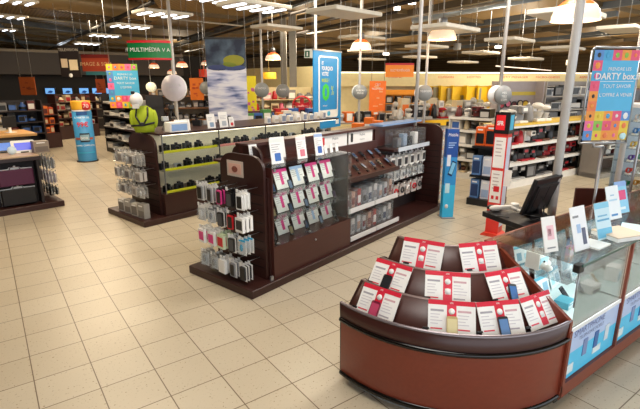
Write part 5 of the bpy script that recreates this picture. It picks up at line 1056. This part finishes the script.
# --- orange wall with framed espresso machines
w0, w1 = onwall(374, 100, .5)[0], onwall(432, 100, .5)[0]; OL = w1-w0
ow = thing('orange_wall_shelf', 'orange wall display with black machines in its niches', 'display wall', WF(w0, .5), aW); OR_ = M('f09a20', .5)
obj('orange_panel', MB().box(0, .2, 0, OL, .3, 1.75, OR_), ow); obj('orange_header', MB().box(0, -.1, 1.55, OL, .2, 1.78, OR_), ow)
for z in (.35, .75, 1.15): obj('shelf_board', MB().box(0, -.15, z-.04, OL, .2, z, M('c98a3a', .5)), ow)
for z, ln in ((.35, 'lowest'), (.75, 'middle'), (1.15, 'top')):
    for i in range(5):
        m = [K_BLK, K_BLK, K_GRY, K_BLK, K_WHT, K_BLK][(i+int(z*10)) % 6]; k = 'oven' if i % 2 else 'coffee'
        tag(obj(NM[k][0], item_mesh(k, m, K_SIL if m == K_BLK else K_BLK, .34, .24, .32), loc=WF(w0+.3+i*(OL-.5)/5.4, .52), rz=aW), '%s machine in the orange wall niches, %s from the orange banner, %s shelf' % (CW[m], ORD[i], ln), 'coffee maker', 'machines in the orange wall').location.z = z+.001
# --- mid-floor shelving below the hoods
U5 = Unit((448, 10.6), (492, 9.9), .5, label='white shelf unit of small appliances between the blue stand and the red totem', z=(.12, .45, .78, 1.1, 1.38), m=M('cfcac0', .5), back=M('7d7568', .5), rails=M('d6d4ce', .5), h=1.4)
for lv in range(5): U5.fill(lv, ['box', 'kettle', 'mixer', 'coffee'], [(K_SIL, K_WHT), (K_GRY, K_BLK), (K_BLK, K_SIL), (K_WHT, K_BLU), (K_DRD, K_BLK), (K_CRM, K_BRN)], .2, .24, .3, 'the blue stand', seed=lv+9, lname=['lowest', 'second', 'third', 'fourth', 'top'][lv]+' shelf of the small appliance unit', group='small appliances on the white unit')
U6 = Unit((398, 12.2), (500, 13.4), .6, label='long low display of chrome mixers under the extractor hoods', z=(.1, .7, 1.18), m=M('8b857b', .5), h=1.2)
U6.fill(2, ['mixer', 'kettle', 'mixer', 'coffee'], [(K_SIL, K_WHT), (K_WHT, K_SIL), (K_GRY, K_BLK), (K_SIL, K_BLK), (K_RED, K_SIL), (K_BLK, K_SIL)], .24, .36, .28, 'the twin poles', seed=21, lname='top of the mixer display', v=.16, group='mixers under the hoods', gap=.02)
U6.fill(2, ['mixer', 'box', 'coffee'], [(K_SIL, K_WHT), (K_WHT, K_SIL), (K_GRY, K_BLK), (K_CRM, K_ORG)], .24, .46, .24, 'the twin poles', seed=33, lname='back of the mixer display', v=.44, group='mixers at the back under the hoods', gap=.05)
U6.fill(1, ['box', 'coffee'], [(K_SIL, K_WHT), (K_ORG, K_WHT), (K_BLK, K_SIL), (K_WHT, K_GRY)], .26, .3, .28, 'the twin poles', seed=23, lname='middle of the mixer display', group='boxes on the mixer display')
U7 = Unit((330, 12.0), (391, 12.7), .6, label='low display of small machines between blue banner and twin poles', z=(.1, .6, 1.1), m=M('8b8378', .5), h=1.1)
for lv in (1, 2): U7.fill(lv, ['box', 'coffee', 'oven', 'kettle'], [(K_SIL, K_WHT), (K_BLK, K_GRY), (K_ORG, K_WHT), (K_GRY, K_BLK), (K_WHT, K_BLK)], .24, .28, .28, 'the blue banner', seed=lv+70, lname=['', 'lower', 'top'][lv]+' shelf of the machine display', group='machines behind the phone gondola', gap=.02)
U8 = Unit((349, 9.2), (384, 9.0), .4, name='display_table', label='small dark table of orange cartons behind the spine of the phone gondola', cat='table', z=(.1, 1.06), m=DARKW, h=1.06)
U8.fill(1, ['box'], [(K_ORG, K_WHT), (K_ORG, K_CRM), (K_ORG, K_BLK)], .2, .34, .2, 'the white-rimmed disc pole', seed=11, lname='dark table of orange cartons', group='orange cartons', gap=.02)
U8b = Unit((386, 9.4), (438, 8.9), .4, name='display_table', label='long grey table of bright cartons behind the glass display box', cat='table', z=(.1, 1.12), m=M('6b6864', .5), h=1.12)
U8b.fill(1, ['box', 'bottle', 'box'], [(K_ORG, K_WHT), (K_WHT, K_RED), (K_RED, K_WHT), (K_YEL, K_ORG), (K_BLK, K_SIL), (K_WHT, K_ORG)], .15, .24, .2, 'the orange cartons', seed=13, lname='grey table behind the glass box', group='bright cartons behind the glass box', gap=.02)
#U8c = Unit((308, 9.9), (352, 9.5), .4, name='display_table', label='dark table of white accessory cartons under the blue banner', cat='table', z=(.1, 1.0), m=DARKW, h=1.0)
# --- gaming and media racks behind the camera gondola
U9 = Unit((238, 12.2), (318, 13.2), .7, label='dark low display of red and blue cartons beyond the camera gondola', z=(.1, .6, 1.12), m=M('4a3c34', .5), h=1.1)
U9.fill(2, ['box', 'box', 'bottle', 'box'], [(K_RED, K_WHT), (K_BLU, K_BLK), (K_WHT, K_BLU), (K_BLK, K_RED), (K_YEL, K_BLK), (K_ORG, K_WHT), (K_GRN, K_WHT)], .2, .26, .24, 'the landscape banner', seed=14, lname='red and blue carton display', v=.2, group='cartons beyond the camera gondola', gap=.02)
U9.fill(2, ['box', 'box'], [(K_DRD, K_WHT), (K_BLU, K_WHT), (K_RED, K_BLK), (K_BRN, K_WHT)], .34, .3, .2, 'the landscape banner', seed=15, lname='back row of the carton display', v=.52, group='cartons at the back beyond the camera gondola', gap=.03)
U10 = Unit((246, 17.5), (316, 18.5), .5, label='cream clothing and bag racks before the steel columns', z=(.1, .6, 1.1, 1.5), m=M('c9b98f', .5), back=M('d8c99a', .5), h=1.95)
for lv in (1, 2, 3): U10.fill(lv, ['box', 'kettle', 'bottle'], [(K_CRM, K_WHT), (K_CRM, K_BRN), (K_PNK, K_WHT), (K_GRY, K_WHT), (K_RED, K_CRM), (K_GRN, K_CRM)], .3, .3, .3, 'the yellow banner', seed=lv+31, lname=['', 'second', 'third', 'top'][lv]+' tier of the cream rack', group='goods on the cream rack')
p = away(302, 106, 16.4); t = thing('fan', 'red round fan standing beside the steel columns', 'fan', (p.x, p.y, 0), FACE)
obj('cage', MB().at(0, 0, p.z, 0, PI/2).lathe([(.30, -.06), (.36, 0), (.30, .06), (.30, -.06)], K_RED, 24).lathe([(0, -.05), (.06, -.05), (.06, .05), (0, .05)], K_RED, 12), t)
for k in range(5): a = 2*PI*k/5; obj('blade', MB().at(0, 0, p.z, 0, 0, a).box(-.07, -.015, .05, .07, .015, .28, K_RED), t)
obj('stand', MB().tube((0, 0, 0.02), (0, 0, p.z-.33), .02, K_RED, 8).lathe([(0, 0), (.2, 0), (.2, .02), (0, .02)], K_RED, 16), t)
U11 = Unit((153, 13.6), (243, 14.6), .6, label='wooden shelves of black camcorders and lenses behind the large disc', z=(.1, .7, 1.05, 1.4, 1.75), m=M('8a5f3e', .5), back=M('a08a6c', .5), h=1.95)
for lv in (1, 2, 3, 4): U11.fill(lv, ['box', 'coffee', 'bottle', 'box'], [(K_BLK, K_GRY), (K_BLK, K_BRN), (K_GRY, K_WHT), (K_BLK, K_SIL), (K_CRM, K_WHT), (K_BRN, K_BLK)], .17, .17, .2, 'the lime jacket', seed=lv+50, lname=['', 'second', 'third', 'fourth', 'top'][lv]+' wooden camcorder shelf', group='camcorders on the wooden shelves', gap=.05, limit=20)
U12 = Unit((104, 14.6), (148, 12.2), .5, label='black shelf unit of white printers beyond the advertising column', z=(.12, .45, .8, 1.15, 1.5), m=M('1c1717', .5), back=M('2a2222', .5), h=1.8)
for lv in range(5): U12.fill(lv, ['printer', 'printer', 'box'], [(K_WHT, K_GRY), (K_WHT, K_SIL), (K_SIL, K_WHT), (K_WHT, K_BLK)], .42, .16, .36, 'the blue column', seed=lv+80, lname=['lowest', 'second', 'third', 'fourth', 'top'][lv]+' printer shelf', group='printers on the black shelves')
U13 = Unit((60, 17.5), (100, 19.0), .5, label='dark rack of reddish boxes behind the blue advertising column', z=(.5, .8, 1.1, 1.4), m=M('3a1a16', .5), back=M('2a1412', .5), h=1.7)
for lv in range(4): U13.fill(lv, ['box', 'bottle', 'box'], [(K_RED, K_WHT), (K_CRM, K_RED), (K_BRN, K_CRM), (K_DRD, K_BLK), (K_WHT, K_RED), (K_GRY, K_WHT)], .2, .22, .22, 'the dark wall side', seed=lv+90, lname=['lowest', 'second', 'third', 'top'][lv]+' tier of the reddish rack', group='boxes in the reddish rack', limit=14)
U14 = Unit((46, 15.2), (61, 15.6), .4, label='narrow dark stand stacked with orange checked bags', z=(.5, .8, 1.1), m=M('35140f', .5), back=M('2a1210', .5), h=1.45)
for lv in range(3): U14.fill(lv, ['box'], [(cc('orange', 'c84a24'), K_CRM), (K_ORG, K_DRD)], .14, .24, .2, 'the rear table', seed=lv+99, lname=['lowest', 'middle', 'top'][lv]+' tier of the orange stand', group='orange bags on the narrow stand')
U15 = Unit((-12, 13.5), (46, 14.6), .6, label='dark media shelves beyond the wood-topped table', z=(.1, .6, .95, 1.3), m=M('2a2020', .5), back=M('201718', .5), h=1.6)
for lv in (1, 2, 3): U15.fill(lv, ['box', 'oven', 'bottle'], [(K_BLK, K_BLU), (K_CRM, K_WHT), (K_BRN, K_RED), (K_GRY, K_BLK), (K_DRD, K_WHT), (K_BLU, K_BLK)], .24, .24, .24, 'the dark wall', seed=lv+110, lname=['', 'second', 'third', 'top'][lv]+' dark media shelf', group='media boxes on the dark shelves', limit=14)
U16 = Unit((95, 20.5), (150, 22), .5, label='pale shelves in front of the televisions, behind the printers', z=(.1, .6, 1.0, 1.35), m=M('6a5f52', .5), back=M('3c322c', .5), h=1.5)
for lv in (2, 3): U16.fill(lv, ['box', 'printer'], [(K_CRM, K_WHT), (K_BLK, K_GRY), (K_WHT, K_GRY), (K_BRN, K_CRM)], .3, .2, .3, 'the small rust banner', seed=lv+120, lname=['', '', 'third', 'top'][lv]+' pale shelf', group='goods before the televisions', limit=12)
# --- televisions on the dark wall
TVS = M('6fa8e8', .3, 0, 1.1)
def tv(label, px, py, wpx, f=23.2, z0=None):
    p = away(px, py, f); w = wpx*f/CF; h = w*.62; t = thing('television', label, 'television', p, FACE+.1, 'televisions on the dark wall')
    sh = obj('screen_housing', MB().bev(-w*.62, 0, -h*.6, w*.62, .06, h*.6, K_BLK, .01), t); obj('screen', MB().box(-w/2, -.006, -h/2, w/2, 0, h/2, TVS), sh, 'lit pale blue screen')
    obj('dark_scene', MB().prism([(-w*.3, -h*.3), (w*.1, -h*.4), (w*.35, -h*.1), (w*.1, h*.12), (-w*.1, h*.05)], -.008, -.006, M('2f5c9c', .3, 0, .4)), t)
    obj('wall_arm', MB().box(-.04, .06, -.1, .04, .3, .1, DGREY), t); obj('support_post', MB().box(-.03, .28, -p.z+.01, .03, .33, .1, DGREY), t)
for i, px in enumerate((50, 67.5, 84, 97, 111, 124)): tv('lit television on the dark wall, %s from the orange banner' % ORD[i], px, 91, 8.5)
tv('lower lit television on the dark wall beside the media shelves', 20, 104, 8, 19.5)
# ================================================================ clip strip of small packs by the slim blue stand
t = thing('clip_strip', 'clear hanging strip on the gondola end, beside the slim blue stand', 'strip', G.w(4.52, .14), G.a-PI/5)
obj('strip', MB().box(-.06, 0, .1, .06, .006, 1.42, ACRYL), t); obj('bracket', MB().box(-.02, .006, 1.38, .02, .07, 1.4, STEEL), t)
for i in range(8):
    z = 1.36-.155*i; m = [RED, WHITE, RED, M('d9a0a4', .5), RED, WHITE, STEEL, RED][i]; l = ['red', 'white', 'red', 'pale pink', 'red', 'white', 'silver', 'red'][i]
    o = obj('accessory_pack', pack_mesh(.09, .12, .02, WHITE, m, 'blister'), loc=G.w(4.52, .14)+Vector((0, 0, z)), rz=G.a-PI/5); o.location += Vector((math.sin(G.a-PI/5), -math.cos(G.a-PI/5), 0))*.012
    tag(o, 'small %s pack on the clip strip by the blue stand, %s from the top' % (l, ORD[i]), 'pack', 'packs on the clip strip')
# things filling the glass counter
for i in range(7):
    x = GX0+.16+i*.2; l = ['white handset carton', 'teal leaflet stack', 'silver phone carton', 'white router', 'dark phone carton', 'white handset carton', 'teal leaflet stack'][i]
    tag(obj('display_carton', boxed(.13, .1, [.12, .05, .1, .07, .11, .12, .05][i], [PAPER, TEALS[0], M('c4ccd2', .4), WHITE, DGREY, PAPER, TEALS[0]][i], [TEALS[2], TEALS[1], WHITE, GREY, STEEL, TEALS[3], PAPER][i], i), loc=(x, GY0+.17+.05*(i % 2), .557) if i % 2 else (x, GY0+.36, .868), rz=.1*(i % 3)), '%s on the %s inside the glass counter, %s from the mahogany side' % (l, ['glass shelf', 'low deck'][i % 2], ORD[i//2]), 'box', 'cartons inside the glass counter')
for i in range(3):
    info_card('tariff_board', 'large teal tariff board inside the glass counter, %s from the mahogany side' % ORD[i], GX0+.25+i*.42, GY0+.52, .557, .34, .26, 0, .15, TEALS[0], TEALS[1], [(.05, .1, .45, .6, TEALS[2]), (.5, .15, .95, .4, TEALS[3]), (.5, .5, .9, .7, WHITE)], 'board', 'tariff boards in the glass counter', .05)
